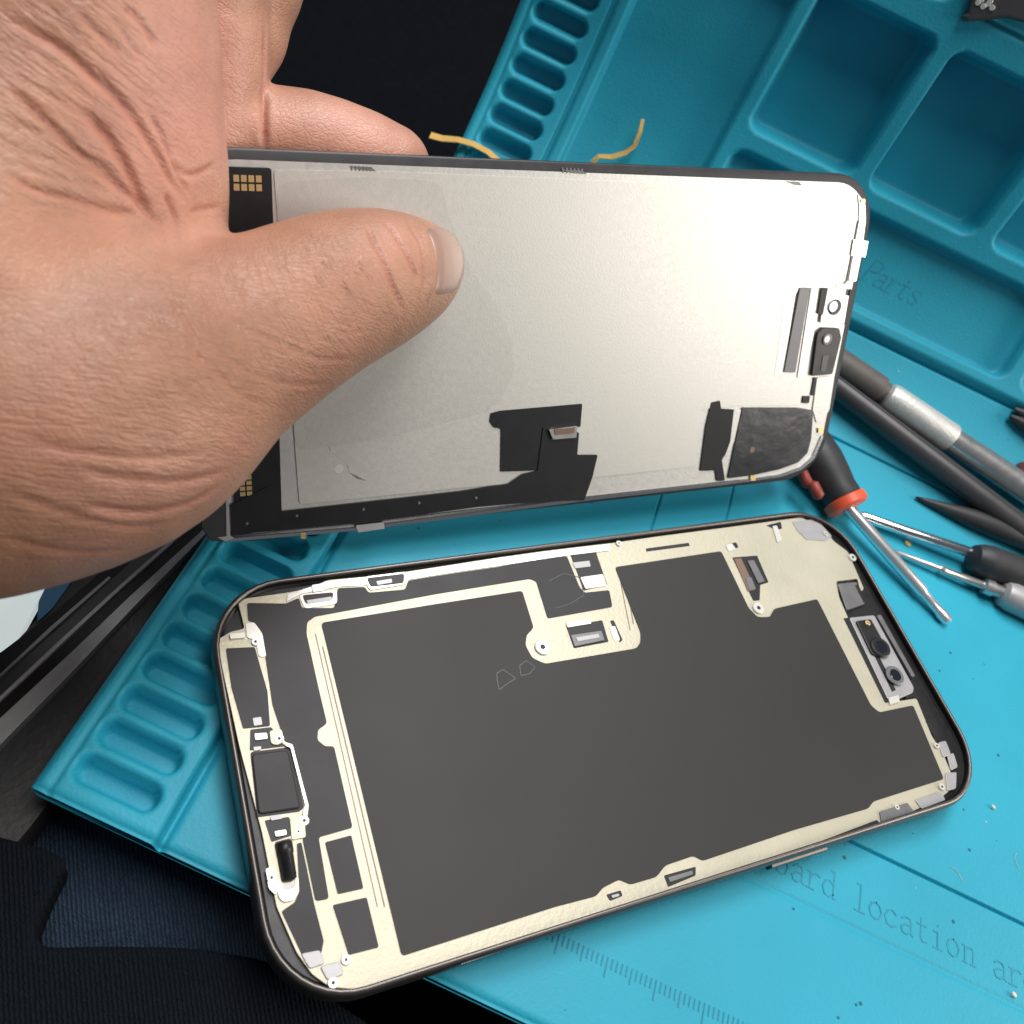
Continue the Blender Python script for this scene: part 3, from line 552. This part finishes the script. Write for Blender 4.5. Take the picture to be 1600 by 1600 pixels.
r5 = random.Random(11)
for k in range(70):
    u = r5.uniform(30, 200); v = r5.uniform(-42, 160); w = r5.uniform(.10, .26)
    c = matxyz(np.array(u), np.array(v), np.array(0.0)); V, F = disc(c, (0, 0, 1), w, 0.1, 6); obj('dust_fleck', V, F, r5.choice(['groove', 'groove', 'white', 'midgrey']), the_mat)
for k in range(5):
    u = r5.uniform(60, 200); v = r5.uniform(-40, 150); a = r5.uniform(0, 6.28); P = []
    for q in range(6): P.append(matxyz(np.array(u), np.array(v), np.array(0.12))); a += r5.uniform(-.7, .7); u += .8*math.cos(a); v += .8*math.sin(a)
    V, F = [], []
    for p, q in zip(P, P[1:]):
        d_ = (q-p)/np.linalg.norm(q-p); n_ = np.cross(d_, [0, 0, 1.0])*0.06; b0 = len(V); V += [p-n_, q-n_, q+n_, p+n_]; F.append((b0, b0+1, b0+2, b0+3))
    obj('lint_fibre', V, F, 'lightgrey', the_mat)
# ================================================================ car door beside the mat
door = empty('car_door', onz(150, 1040, -45), 'black car door top with bright metal strip and rubber seals, left of mat', 'car door')
def dz(name, px, m, z, thick, r=1.0, bevel=0.6):
    p = round_poly([onz(x, y, z) for x, y in px], r, 4); return prism(name, p, [q-np.array([0, 0, thick]) for q in p], m, door, bevel=bevel)
dz('padded_panel', [(420,735),(430,760),(335,850),(240,985),(150,1130),(70,1265),(-60,1420),(-300,1620),(-420,1500),(-80,1235),(0,1155),(215,943)], 'leather', -17, 26, 4, 3.0)
dz('metal_strip', [(420,725),(425,733),(318,838),(214,943),(118,1044),(0,1163),(-120,1275),(-140,1240),(0,1122),(108,1022),(200,934),(312,832)], 'lightgrey', -14.5, 6, 0.5, 0.8)
dz('rubber_seal', [(400,720),(420,725),(312,832),(200,934),(108,1022),(0,1122),(-140,1240),(-170,1200),(0,1098),(100,1004),(190,918),(300,818)], 'rubber', -16.5, 9, 0.5, 1.0)
dz('rubber_seal', [(380,715),(398,722),(298,818),(188,918),(96,1004),(0,1092),(-170,1190),(-190,1150),(0,1062),(90,982),(180,900),(285,806)], 'trimgrey', -20, 9, 0.5, 1.5)
dz('pale_line', [(300,814),(304,818),(190,919),(96,1005),(0,1093),(-100,1180),(-104,1174),(0,1087),(93,1000),(187,914)], 'lightgrey', -15.5, 3, 0.2, 0.2)
dz('pale_line', [(170,900),(173,903),(84,982),(0,1058),(-100,1130),(-102,1125),(0,1053),(80,978)], 'lightgrey', -19, 3, 0.2, 0.2)
dz('window_trim', [(330,740),(380,715),(285,806),(180,900),(90,982),(0,1060),(-190,1150),(-200,1110),(0,1020),(80,960),(150,900)], 'rubber', -22, 9, 0.5, 1.5)
dz('window_trim', [(230,800),(330,740),(150,900),(80,960),(0,1060),(-200,1150),(-200,1060),(0,1030),(60,965),(110,912)], 'trimgrey', -26, 9, 0.5, 1.0)
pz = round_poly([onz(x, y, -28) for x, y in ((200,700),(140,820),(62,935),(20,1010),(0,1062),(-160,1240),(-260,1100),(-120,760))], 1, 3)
wm = mat('pale_patch_glow', (0.7, 0.75, 0.74), 0.2); wb = wm.node_tree.nodes['Principled BSDF']; wb.inputs['Emission Color'].default_value = (0.86, 0.95, 0.93, 1); wb.inputs['Emission Strength'].default_value = 0.55  # glow added to lift an unidentified pale patch out of the hand's shade
tag(prism('glow_patch', pz, [q-np.array([0, 0, 3]) for q in pz], wm), 'bright pale patch beyond the door, below the wrist, glow added, window only assumed', 'pale patch')
pz = round_poly([onz(x, y, -25) for x, y in ((150,850),(102,922),(82,950),(58,972),(60,940),(100,860))], .6, 3)
tag(prism('blue_card', pz, [q-np.array([0, 0, 2]) for q in pz], 'skyblue'), 'small light blue patch just under the wrist beside the glowing pale patch', 'card')
# ================================================================ denim leg under the mat
def thigh(name, a, b, r0, r1, label):
    n, m = 40, 60; d, s, w = frame_of(b-a); V, F = [], []
    for i in range(m+1):
        t = i/m; c = a+(b-a)*t; r = r0+(r1-r0)*t
        for k in range(n):
            an = 2*math.pi*k/n; fold = 1.6*math.sin(t*26+3*math.sin(an*2+1))*max(0, math.sin(an*1.5+t*4))+1.0*math.sin(t*55+an*5)
            V.append(c+(r+fold*0.8)*(s*math.cos(an)+w*math.sin(an)))
    for i in range(m):
        for k in range(n): F.append((i*n+k, i*n+(k+1) % n, (i+1)*n+(k+1) % n, (i+1)*n+k))
    F += [tuple(range(n-1, -1, -1)), tuple(range(m*n, m*n+n))]
    return tag(obj(name, V, F, 'denim', smooth=True), label, 'trousers')
def shade():  # added dark sheet standing in for shade over the lower denim
    px = [(-500,1160),(-60,1290),(70,1322),(106,1342),(40,1480),(150,1476),(300,1478),(430,1500),(640,1640),(800,1700),(700,2100),(-700,2100)]
    t_ = round_poly([onz(x, y, -13.5) for x, y in px], 5, 6); b_ = [p-np.array([0, 0, 30]) for p in t_]
    return tag(prism('shade_sheet', t_, b_, 'shadedenim', bevel=5.0, segs=4), 'added sheet of very dark navy cloth filling the lower left corner of the view', 'shade')
shade()
a = onz(60, 1470, -66); thigh('denim_leg', a+np.array([-50, -60, -4]), onz(420, 1330, -58)+np.array([40, 60, 0]), 44, 40, 'dark blue denim trouser leg below the near left corner of mat')

# ================================================================ the hand
def surface_nets(F, org, st):
    ins = F < 0; nx, ny, nz = F.shape; cs = np.zeros((nx-1, ny-1, nz-1), np.uint8)
    for i in (0, 1):
        for j in (0, 1):
            for k in (0, 1): cs += ins[i:nx-1+i, j:ny-1+j, k:nz-1+k]
    act = np.argwhere((cs > 0) & (cs < 8)); idx = -np.ones(cs.shape, np.int32); idx[tuple(act.T)] = np.arange(len(act))
    acc = np.zeros((len(act), 3)); cnt = np.zeros(len(act))
    cor = [(0,0,0),(1,0,0),(0,1,0),(1,1,0),(0,0,1),(1,0,1),(0,1,1),(1,1,1)]
    ed = [(0,1),(2,3),(4,5),(6,7),(0,2),(1,3),(4,6),(5,7),(0,4),(1,5),(2,6),(3,7)]
    vals = [F[act[:,0]+c[0], act[:,1]+c[1], act[:,2]+c[2]].astype(float) for c in cor]
    for a, b in ed:
        m = (vals[a] < 0) != (vals[b] < 0); t = np.where(m, vals[a]/np.where(m, vals[a]-vals[b], 1), 0)
        p = np.array(cor[a])+t[:, None]*(np.array(cor[b])-np.array(cor[a])); acc[m] += p[m]; cnt[m] += 1
    V = (act+acc/cnt[:, None])*st+org; faces = []
    for ax in range(3):
        s0 = [slice(None)]*3; s1 = [slice(None)]*3; s0[ax] = slice(0, -1); s1[ax] = slice(1, None)
        A = ins[tuple(s0)]; e = np.argwhere(A != ins[tuple(s1)]); o = [x for x in range(3) if x != ax]
        e = e[(e[:,o[0]] > 0) & (e[:,o[1]] > 0) & (e[:,o[0]] < F.shape[o[0]]-1) & (e[:,o[1]] < F.shape[o[1]]-1)]; q = []
        for d0, d1 in ((-1,-1),(0,-1),(0,0),(-1,0)):
            c = e.copy(); c[:,o[0]] += d0; c[:,o[1]] += d1; q.append(idx[c[:,0], c[:,1], c[:,2]])
        q = np.stack(q, 1); fl = A[e[:,0], e[:,1], e[:,2]]
        if ax == 1: fl = ~fl
        q[~fl] = q[~fl][:, ::-1]; faces.append(q)
    return V, np.concatenate(faces)
def smin(a, b, k):
    h = np.clip(.5+.5*(b-a)/k, 0, 1); return b+(a-b)*h-k*h*(1-h)
def build_hand():
    st = 0.85; lo = np.array([-75., -45., -5.]); hi = np.array([70., 100., 125.])
    G = np.meshgrid(*[np.arange(lo[i], hi[i], st, dtype=np.float32) for i in range(3)], indexing='ij', sparse=True)
    def cone(a, b, ra, rb):
        a = np.asarray(a, np.float32); b = np.asarray(b, np.float32); d = b-a; P = [G[i]-a[i] for i in range(3)]
        t = np.clip((P[0]*d[0]+P[1]*d[1]+P[2]*d[2])/float(d@d), 0, 1)
        return np.sqrt((P[0]-t*d[0])**2+(P[1]-t*d[1])**2+(P[2]-t*d[2])**2)-(ra+(rb-ra)*t)
    def ch(pts, k=2, sub=3):
        P = np.array([list(dpt(*a[:3]))+[a[3]] for a in pts]); P = np.vstack([2*P[0]-P[1], P, 2*P[-1]-P[-2]]); S = []
        for i in range(1, len(P)-2):
            for t in np.arange(sub)/sub:
                a, b, c, d = P[i-1:i+3]; S.append(.5*(2*b+(c-a)*t+(2*a-5*b+4*c-d)*t*t+(3*b-a-3*c+d)*t**3))
        S.append(P[-2]); F = None
        for a, b in zip(S, S[1:]):
            c = cone(a[:3], b[:3], a[3], b[3]); F = c if F is None else smin(F, c, k)
        return F
    thumb = ch([(668,414,7.0,7.0),(630,426,13,9.8),(575,440,18,11.9),(500,467,22,13.2),(395,520,26,14.8),(290,568,28,17.8),(170,620,30,23.2),(0,638,29,27.2),(-200,645,25,29)], 1.5)
    palm = ch([(268,350,11,8.2),(246,270,11,9.0),(220,190,11,9.4),(210,60,11,10.3),(206,-120,10,11)], 2)
    back = ch([(150,330,14,15),(70,150,12,20),(20,-100,12,22)], 2)
    wr = ch([(70,150,12,20),(-100,400,20,30)], 2, 1)
    ind = ch([(130,170,-14,14),(300,220,-14,9.5),(335,120,-14,9.3),(335,-100,-15,9)], 2)
    mid = ch([(120,220,-14,14),(340,215,-15,9.5),(480,225,-14,9.3),(605,264,-12.5,8.8)], 2)
    rin = ch([(140,160,-22,14),(340,110,-24,9),(425,-100,-24,8.4)], 2)
    F = smin(smin(palm, back, 9), wr, 14); F = smin(F, thumb, 5)
    F = smin(F, smin(smin(ind, mid, 1.2), rin, 1.2), 3)
    for i in (0, -1): F[i], F[:, i], F[:, :, i] = np.maximum(F[i], .6), np.maximum(F[:, i], .6), np.maximum(F[:, :, i], .6)
    return surface_nets(F, lo, st)
HV, HF = build_hand()
hm = bpy.data.meshes.new('hand'); hm.from_pydata((HV*MM).tolist(), [], HF.tolist())
hand = bpy.data.objects.new('hand', hm); col.objects.link(hand)
sub = hand.modifiers.new('sub', 'SUBSURF'); sub.levels = 1; sub.render_levels = 1
dg = bpy.context.evaluated_depsgraph_get(); me2 = bpy.data.meshes.new_from_object(hand.evaluated_get(dg)); hand.modifiers.clear(); hand.data = me2; me2.name = 'hand'
nv = len(me2.vertices); HV = np.empty(nv*3); me2.vertices.foreach_get('co', HV); HV = HV.reshape(-1, 3)/MM
HN = np.empty(nv*3); me2.vertex_normals.foreach_get('vector', HN); HN = HN.reshape(-1, 3)
bvh = BVHTree.FromPolygons([tuple(v) for v in HV], [tuple(p.vertices) for p in me2.polygons])
def hit(px, py):
    d = ray(px, py); r = bvh.ray_cast(Vector(CAM), Vector(d/np.linalg.norm(d)))
    return (np.array(r[0]), np.array(r[1])) if r[0] is not None else None
def catmull(p, n=6):
    p = [np.array(q, float) for q in p]; p = [2*p[0]-p[1]]+p+[2*p[-1]-p[-2]]; out = []
    for i in range(1, len(p)-2):
        a, b, c, d = p[i-1:i+3]
        for t in np.arange(n)/n: out.append(.5*(2*b+(c-a)*t+(2*a-5*b+4*c-d)*t*t+(3*b-a-3*c+d)*t**3))
    out.append(p[-2]); return out
DSP = np.zeros(nv)
def crease(px, depth, width, pile=0.16):
    width *= 0.75; depth *= 0.74
    Q = [h[0] for h in (hit(*q) for q in catmull(px, 8)) if h is not None]
    if len(Q) < 2: return
    Q = np.array(Q); lo, hi = Q.min(0)-width*5, Q.max(0)+width*5
    sel = np.where(np.all((HV > lo) & (HV < hi), 1))[0]
    if not len(sel): return
    X = HV[sel]; best = np.full(len(sel), 1e9); tt = np.zeros(len(sel)); n = len(Q)-1
    for i in range(n):
        a, b = Q[i], Q[i+1]; d = b-a; L2 = d@d
        if L2 < 1e-9 or L2 > 100: continue
        t = np.clip((X-a)@d/L2, 0, 1); e = np.linalg.norm(X-a-t[:, None]*d, axis=1); m = e < best
        best[m] = e[m]; tt[m] = (i+t[m])/n
    fade = np.clip(np.minimum(tt, 1-tt)*6, 0.05, 1)
    DSP[sel] += fade*(-depth*np.exp(-(best/width)**2)+pile*depth*np.exp(-((best-width*2.1)/(width*1.1))**2))
z = lambda pts, s, ox=0, oy=0: [(x/s+ox, y/s+oy) for x, y in pts]
s3 = 3.3333
for pts, dpth, w in (
    ([(0,70),(150,150),(330,260),(480,390),(600,500),(700,620),(780,740),(850,860),(900,950),(1000,1060)], 0.75, 0.85),
    ([(420,560),(550,700),(640,830),(690,930),(740,1040),(800,1120)], 1.1, 1.0),
    ([(0,430),(160,560),(300,690),(440,820),(560,910),(680,1020),(790,1130),(880,1180)], 0.7, 0.8),
    ([(0,880),(180,985),(400,1050),(600,1105),(720,1120)], 0.5, 0.7),
    ([(760,560),(830,680),(870,780),(930,920),(1010,1030)], 0.45, 0.6),
    ([(860,1010),(900,1100),(950,1200)], 0.6, 0.7),
    ([(900,860),(980,910),(1060,890),(1120,850)], 0.35, 0.6),
    ([(980,1110),(1060,1090),(1150,1080)], 0.3, 0.6),
    ([(400,60),(520,180),(640,300)], 0.4, 0.7), ([(640,30),(740,120),(820,260)], 0.5, 0.8), ([(560,80),(640,170),(760,330)], 0.3, 0.6)):
    crease(z(pts, s3), dpth, w)
rnd = random.Random(3)
for k in range(26):                                   # fine folds running into the web of the thumb
    y0 = rnd.uniform(-40, 330); x0 = rnd.uniform(-20, 60); x1 = rnd.uniform(120, 235); f = rnd.uniform(.75, 1.0)
    y1 = y0+(360-y0)*f*(x1-x0)/(285-x0)*rnd.uniform(.85, 1.05)
    crease([(x0, y0), ((x0*2+x1)/3+rnd.uniform(-6, 6), y0+(y1-y0)*.30+rnd.uniform(-5, 5)), ((x0+2*x1)/3, y0+(y1-y0)*.62+rnd.uniform(-4, 4)), (x1, y1)], rnd.uniform(.06, .16), rnd.uniform(.35, .55))
for pts, dpth, w in (
    ([(574,350),(584,378),(600,409),(614,450),(632,492)], 0.55, 0.75), ([(597,342),(612,360),(626,382),(645,418),(652,446)], 0.5, 0.7), ([(632,340),(655,380),(662,420),(662,470)], 0.3, 0.7),
    ([(120,735),(200,748),(280,752),(360,735)], 0.35, 0.9), ([(40,690),(130,706),(240,716),(330,705)], 0.25, 0.9), ([(120,785),(210,800),(290,788),(345,757)], 0.45, 1.0), ([(0,765),(100,800),(190,822),(270,818)], 0.25, 0.9), ([(0,840),(110,862),(210,858)], 0.25, 0.9),
    ([(330,540),(380,575),(450,600),(520,600)], 0.16, 0.6), ([(340,490),(420,530),(500,560),(560,560)], 0.16, 0.6), ([(270,470),(300,520),(320,590)], 0.18, 0.7), ([(250,500),(290,540),(370,610),(420,640)], 0.16, 0.7)):
    crease(pts, dpth, w)
for k in range(60):                                   # small crossing wrinkles over the thumb joint and ball
    x0 = rnd.uniform(20, 560); y0 = rnd.uniform(400, 700); 
    if hit(x0, y0) is None: continue
    a = rnd.choice([rnd.uniform(.2, .7), rnd.uniform(-.5, -.1)+math.pi/2*0]); L = rnd.uniform(25, 80)
    crease([(x0, y0), (x0+L*.5*math.cos(a), y0+L*.5*math.sin(a)+rnd.uniform(-4, 4)), (x0+L*math.cos(a), y0+L*math.sin(a))], rnd.uniform(.03, .07), rnd.uniform(.35, .55))
crease([(653,348),(666,376),(673,406),(674,440),(669,472)], -0.55, 1.1, 0)
crease([(413,40),(413,120),(412,180),(413,240)], 0.8, 0.8)
HV2 = HV+HN*DSP[:, None]
# keep the skin on its own side of the display: flatten what would enter its slab
loc = (HV2-D0)@DR
inside = (loc[:,0] > -0.2) & (loc[:,0] < DW+0.2) & (loc[:,1] < 0.2) & (loc[:,1] > -DH-0.2)
f_ = inside & (loc[:,2] > -1.25) & (loc[:,2] < 0.75); loc[f_, 2] = 0.75
b_ = inside & (loc[:,2] <= -1.25) & (loc[:,2] > -2.6); loc[b_, 2] = -2.6
HV2 = D0+loc@DR.T
me2.vertices.foreach_set('co', (HV2*MM).ravel()); me2.update()
me2.polygons.foreach_set('use_smooth', [True]*len(me2.polygons))
# natural skin colour: pinker palm and crotch, browner back of the thumb
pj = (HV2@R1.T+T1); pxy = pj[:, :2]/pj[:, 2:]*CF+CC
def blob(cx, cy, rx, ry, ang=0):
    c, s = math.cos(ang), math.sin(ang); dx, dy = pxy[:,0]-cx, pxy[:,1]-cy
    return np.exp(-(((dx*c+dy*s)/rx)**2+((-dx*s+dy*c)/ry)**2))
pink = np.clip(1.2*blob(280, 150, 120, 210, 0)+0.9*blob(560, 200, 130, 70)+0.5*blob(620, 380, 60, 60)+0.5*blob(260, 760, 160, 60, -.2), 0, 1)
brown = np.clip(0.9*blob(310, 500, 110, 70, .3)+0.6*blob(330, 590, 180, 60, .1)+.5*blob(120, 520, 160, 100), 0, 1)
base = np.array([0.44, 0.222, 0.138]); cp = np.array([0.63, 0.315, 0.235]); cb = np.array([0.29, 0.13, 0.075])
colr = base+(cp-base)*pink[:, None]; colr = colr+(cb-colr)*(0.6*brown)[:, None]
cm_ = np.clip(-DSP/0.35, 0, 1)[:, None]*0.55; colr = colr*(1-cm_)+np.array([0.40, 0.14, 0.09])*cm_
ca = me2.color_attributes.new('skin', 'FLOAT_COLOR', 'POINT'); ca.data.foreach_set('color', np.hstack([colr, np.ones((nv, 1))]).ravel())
sk = bpy.data.materials.new('skin'); sk.use_nodes = True; nt = sk.node_tree; bs = nt.nodes['Principled BSDF']
N = nt.nodes.new; K = nt.links.new
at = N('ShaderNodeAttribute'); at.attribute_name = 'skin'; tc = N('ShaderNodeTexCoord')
no = N('ShaderNodeTexNoise'); no.inputs['Scale'].default_value = 110; no.inputs['Detail'].default_value = 8; no.inputs['Roughness'].default_value = 0.65; K(tc.outputs['Object'], no.inputs['Vector'])
mr = N('ShaderNodeMapRange'); mr.inputs[1].default_value = .25; mr.inputs[2].default_value = .75; mr.inputs[3].default_value = .80; mr.inputs[4].default_value = 1.16; K(no.outputs['Fac'], mr.inputs[0])
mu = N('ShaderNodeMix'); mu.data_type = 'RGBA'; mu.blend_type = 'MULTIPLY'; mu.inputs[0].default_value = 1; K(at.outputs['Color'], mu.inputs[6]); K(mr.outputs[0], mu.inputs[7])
nb = N('ShaderNodeTexNoise'); nb.inputs['Scale'].default_value = 42; nb.inputs['Detail'].default_value = 5; K(tc.outputs['Object'], nb.inputs['Vector'])
mb = N('ShaderNodeMapRange'); mb.inputs[1].default_value = .48; mb.inputs[2].default_value = .75; mb.inputs[4].default_value = .38; K(nb.outputs['Fac'], mb.inputs[0])
mx2 = N('ShaderNodeMix'); mx2.data_type = 'RGBA'; mx2.inputs[7].default_value = (0.52, 0.20, 0.135, 1); K(mb.outputs[0], mx2.inputs[0]); K(mu.outputs[2], mx2.inputs[6])
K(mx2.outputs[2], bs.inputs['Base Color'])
bs.inputs['Roughness'].default_value = 0.42; bs.inputs['Specular IOR Level'].default_value = 0.5
bs.inputs['Subsurface Weight'].default_value = 0.08; bs.inputs['Subsurface Radius'].default_value = (1.0, 0.36, 0.18); bs.inputs['Subsurface Scale'].default_value = 0.0022
# skin relief: cracked cells over stretched folds
mp = N('ShaderNodeMapping'); mp.inputs['Rotation'].default_value = (0.3, 0.5, 0.6); mp.inputs['Scale'].default_value = (1.0, 1.9, 1.3); K(tc.outputs['Object'], mp.inputs['Vector'])
wn = N('ShaderNodeTexNoise'); wn.inputs['Scale'].default_value = 300; K(tc.outputs['Object'], wn.inputs['Vector'])
ad = N('ShaderNodeMix'); ad.data_type = 'VECTOR'; ad.inputs[0].default_value = 0.0016; K(mp.outputs[0], ad.inputs[4]); K(wn.outputs['Color'], ad.inputs[5])
vo = N('ShaderNodeTexVoronoi'); vo.feature = 'DISTANCE_TO_EDGE'; vo.inputs['Scale'].default_value = 900; K(ad.outputs[1], vo.inputs['Vector'])
v2 = N('ShaderNodeTexVoronoi'); v2.feature = 'DISTANCE_TO_EDGE'; v2.inputs['Scale'].default_value = 480; K(ad.outputs[1], v2.inputs['Vector'])
m1_ = N('ShaderNodeMapRange'); m1_.inputs[2].default_value = .16; K(vo.outputs['Distance'], m1_.inputs[0])
m2_ = N('ShaderNodeMapRange'); m2_.inputs[2].default_value = .12; m2_.inputs[4].default_value = 0.42; K(v2.outputs['Distance'], m2_.inputs[0])
sm = N('ShaderNodeMath'); sm.operation = 'MULTIPLY_ADD'; sm.inputs[1].default_value = 0.38; K(m1_.outputs[0], sm.inputs[0]); K(m2_.outputs[0], sm.inputs[2])
def fold_layer(attr, p0, p1, fa, fe, weight, prev):
    h0, h1 = hit(*p0), hit(*p1); d = h1[0]-h0[0]; d /= np.linalg.norm(d); n_ = h0[1]+h1[1]; e = np.cross(n_, d); e /= np.linalg.norm(e); n_ = np.cross(d, e)
    cb_ = N('ShaderNodeCombineXYZ')
    for i, (vec, k) in enumerate(((d, fa), (e, fe), (n_, fe*.35))):
        dt = N('ShaderNodeVectorMath'); dt.operation = 'DOT_PRODUCT'; dt.inputs[1].default_value = tuple(vec*k); K(ad.outputs[1] if i == 1 else tc.outputs['Object'], dt.inputs[0]); K(dt.outputs['Value'], cb_.inputs[i])
    nz_ = N('ShaderNodeTexNoise'); nz_.inputs['Scale'].default_value = 1; nz_.inputs['Detail'].default_value = 3; K(cb_.outputs[0], nz_.inputs['Vector'])
    ab = N('ShaderNodeMath'); ab.operation = 'SUBTRACT'; ab.inputs[1].default_value = .5; K(nz_.outputs['Fac'], ab.inputs[0])
    a2 = N('ShaderNodeMath'); a2.operation = 'ABSOLUTE'; K(ab.outputs[0], a2.inputs[0])
    a3 = N('ShaderNodeMapRange'); a3.inputs[2].default_value = .07; a3.inputs[4].default_value = weight; K(a2.outputs[0], a3.inputs[0])
    aa = N('ShaderNodeAttribute'); aa.attribute_name = attr; ml = N('ShaderNodeMath'); ml.operation = 'MULTIPLY_ADD'; K(a3.outputs[0], ml.inputs[0]); K(aa.outputs['Fac'], ml.inputs[1]); K(prev, ml.inputs[2]); return ml.outputs[0]
def set_mask(name, w):
    a_ = me2.attributes.new(name, 'FLOAT', 'POINT'); a_.data.foreach_set('value', np.clip(w, 0, 1))
set_mask('fold_palm', 1.4*blob(90, 120, 190, 210, .6)); set_mask('fold_thumb', 1.3*blob(380, 520, 260, 150, -.35)); set_mask('fold_base', 1.2*blob(120, 720, 260, 170, -.2))
hh_ = fold_layer('fold_palm', (60, 90), (230, 290), 70, 800, 1.6, sm.outputs[0])
hh_ = fold_layer('fold_thumb', (430, 420), (500, 600), 110, 900, 1.0, hh_)
hh_ = fold_layer('fold_thumb', (330, 470), (560, 530), 120, 900, 0.9, hh_)
hh_ = fold_layer('fold_base', (60, 640), (260, 700), 80, 700, 1.1, hh_)
bp = N('ShaderNodeBump'); bp.inputs['Strength'].default_value = 0.46; bp.inputs['Distance'].default_value = 0.00016; K(hh_, bp.inputs['Height']); K(bp.outputs[0], bs.inputs['Normal'])
me2.materials.clear(); me2.materials.append(sk)
tag(hand, 'left hand gripping the display with thumb across its silver back', 'hand')
# thumbnail, laid over the end of the thumb
bvh = BVHTree.FromPolygons([tuple(v) for v in HV2], [tuple(p.vertices) for p in me2.polygons])
foldl = catmull([(660,350),(673,375),(680,405),(681,438),(676,468)], 6); tipl = catmull([(694,352),(712,370),(722,398),(720,430),(700,468)], 6)
V, F = [], []; nn = len(foldl); mm = 10; lastn = None; rows = []
for i in range(nn):
    row = []
    for j in range(mm+1):
        t = j/mm; q = foldl[i]*(1-t)+tipl[i]*t; h = hit(*q); k = t
        while h is None and k > 0.05: k -= .05; q = foldl[i]*(1-k)+tipl[i]*k; h = hit(*q)
        if h is None: h = (row[-1], np.array([0, 0, 1.0])) if row else rows[-1][0]
        row.append((h[0], h[1]))
    rows.append(row)
G_ = np.array([[r[0]+r[1]*0.0 for r in row] for row in rows]); Nn = np.array([[r[1] for r in row] for row in rows])
for _ in range(6):
    G2 = G_.copy(); G2[1:-1] = (G_[:-2]+2*G_[1:-1]+G_[2:])/4; G2[:, 1:-1] = (G2[:, :-2]+2*G2[:, 1:-1]+G2[:, 2:])/4; G_ = G2
    Nn[1:-1] = (Nn[:-2]+Nn[1:-1]*2+Nn[2:])/4; Nn[:, 1:-1] = (Nn[:, :-2]+2*Nn[:, 1:-1]+Nn[:, 2:])/4
Nn /= np.linalg.norm(Nn, axis=2, keepdims=True)
lift = np.zeros((nn, mm+1))
for i in range(nn):
    for j in range(mm+1): lift[i, j] = -0.30+0.74*min(1, i/3, (nn-1-i)/3)*min(1, .35+j/2.5)
T_ = G_+Nn*lift[..., None]; B_ = G_-Nn*0.5
V = [p for r in T_ for p in r]+[p for r in B_ for p in r]; o_ = nn*(mm+1); I = lambda i, j: i*(mm+1)+j
for i in range(nn-1):
    for j in range(mm): F += [(I(i,j), I(i+1,j), I(i+1,j+1), I(i,j+1)), (o_+I(i,j), o_+I(i,j+1), o_+I(i+1,j+1), o_+I(i+1,j))]
bd = [I(i, 0) for i in range(nn)]+[I(nn-1, j) for j in range(1, mm+1)]+[I(i, mm) for i in range(nn-2, -1, -1)]+[I(0, j) for j in range(mm-1, 0, -1)]
for a, b in zip(bd, bd[1:]+bd[:1]): F.append((a, b, o_+b, o_+a))
obj('thumbnail', V, F, 'nail', hand, smooth=True)

rh = random.Random(5)
for k in range(10):
    x = rh.uniform(470, 575); y = 395+0.45*(x-470)+rh.uniform(-30, 30); a = rh.uniform(.5, 1.1); L_ = rh.uniform(18, 34); P = []
    for q in range(5):
        h = hit(x, y)
        if h is None: break
        P.append(h[0]+h[1]*(0.12+0.10*q)); x += L_/5*math.cos(a); y += L_/5*math.sin(a); a += rh.uniform(-.15, .25)
    if len(P) < 3: continue
    V, F = [], []
    for q, p in enumerate(P):
        d_ = P[min(q+1, len(P)-1)]-P[max(q-1, 0)]; d_ /= np.linalg.norm(d_); s_ = np.cross(d_, [0, 0, 1.0]); s_ /= np.linalg.norm(s_); w_ = np.cross(s_, d_); r_ = 0.03*(1-.7*q/len(P))
        V += [p+r_*s_, p+r_*w_, p-r_*s_, p-r_*w_]
    for q in range(len(P)-1): F += [(q*4+c, q*4+(c+1) % 4, q*4+4+(c+1) % 4, q*4+4+c) for c in range(4)]
    obj('hair', V, F, 'hair', hand)
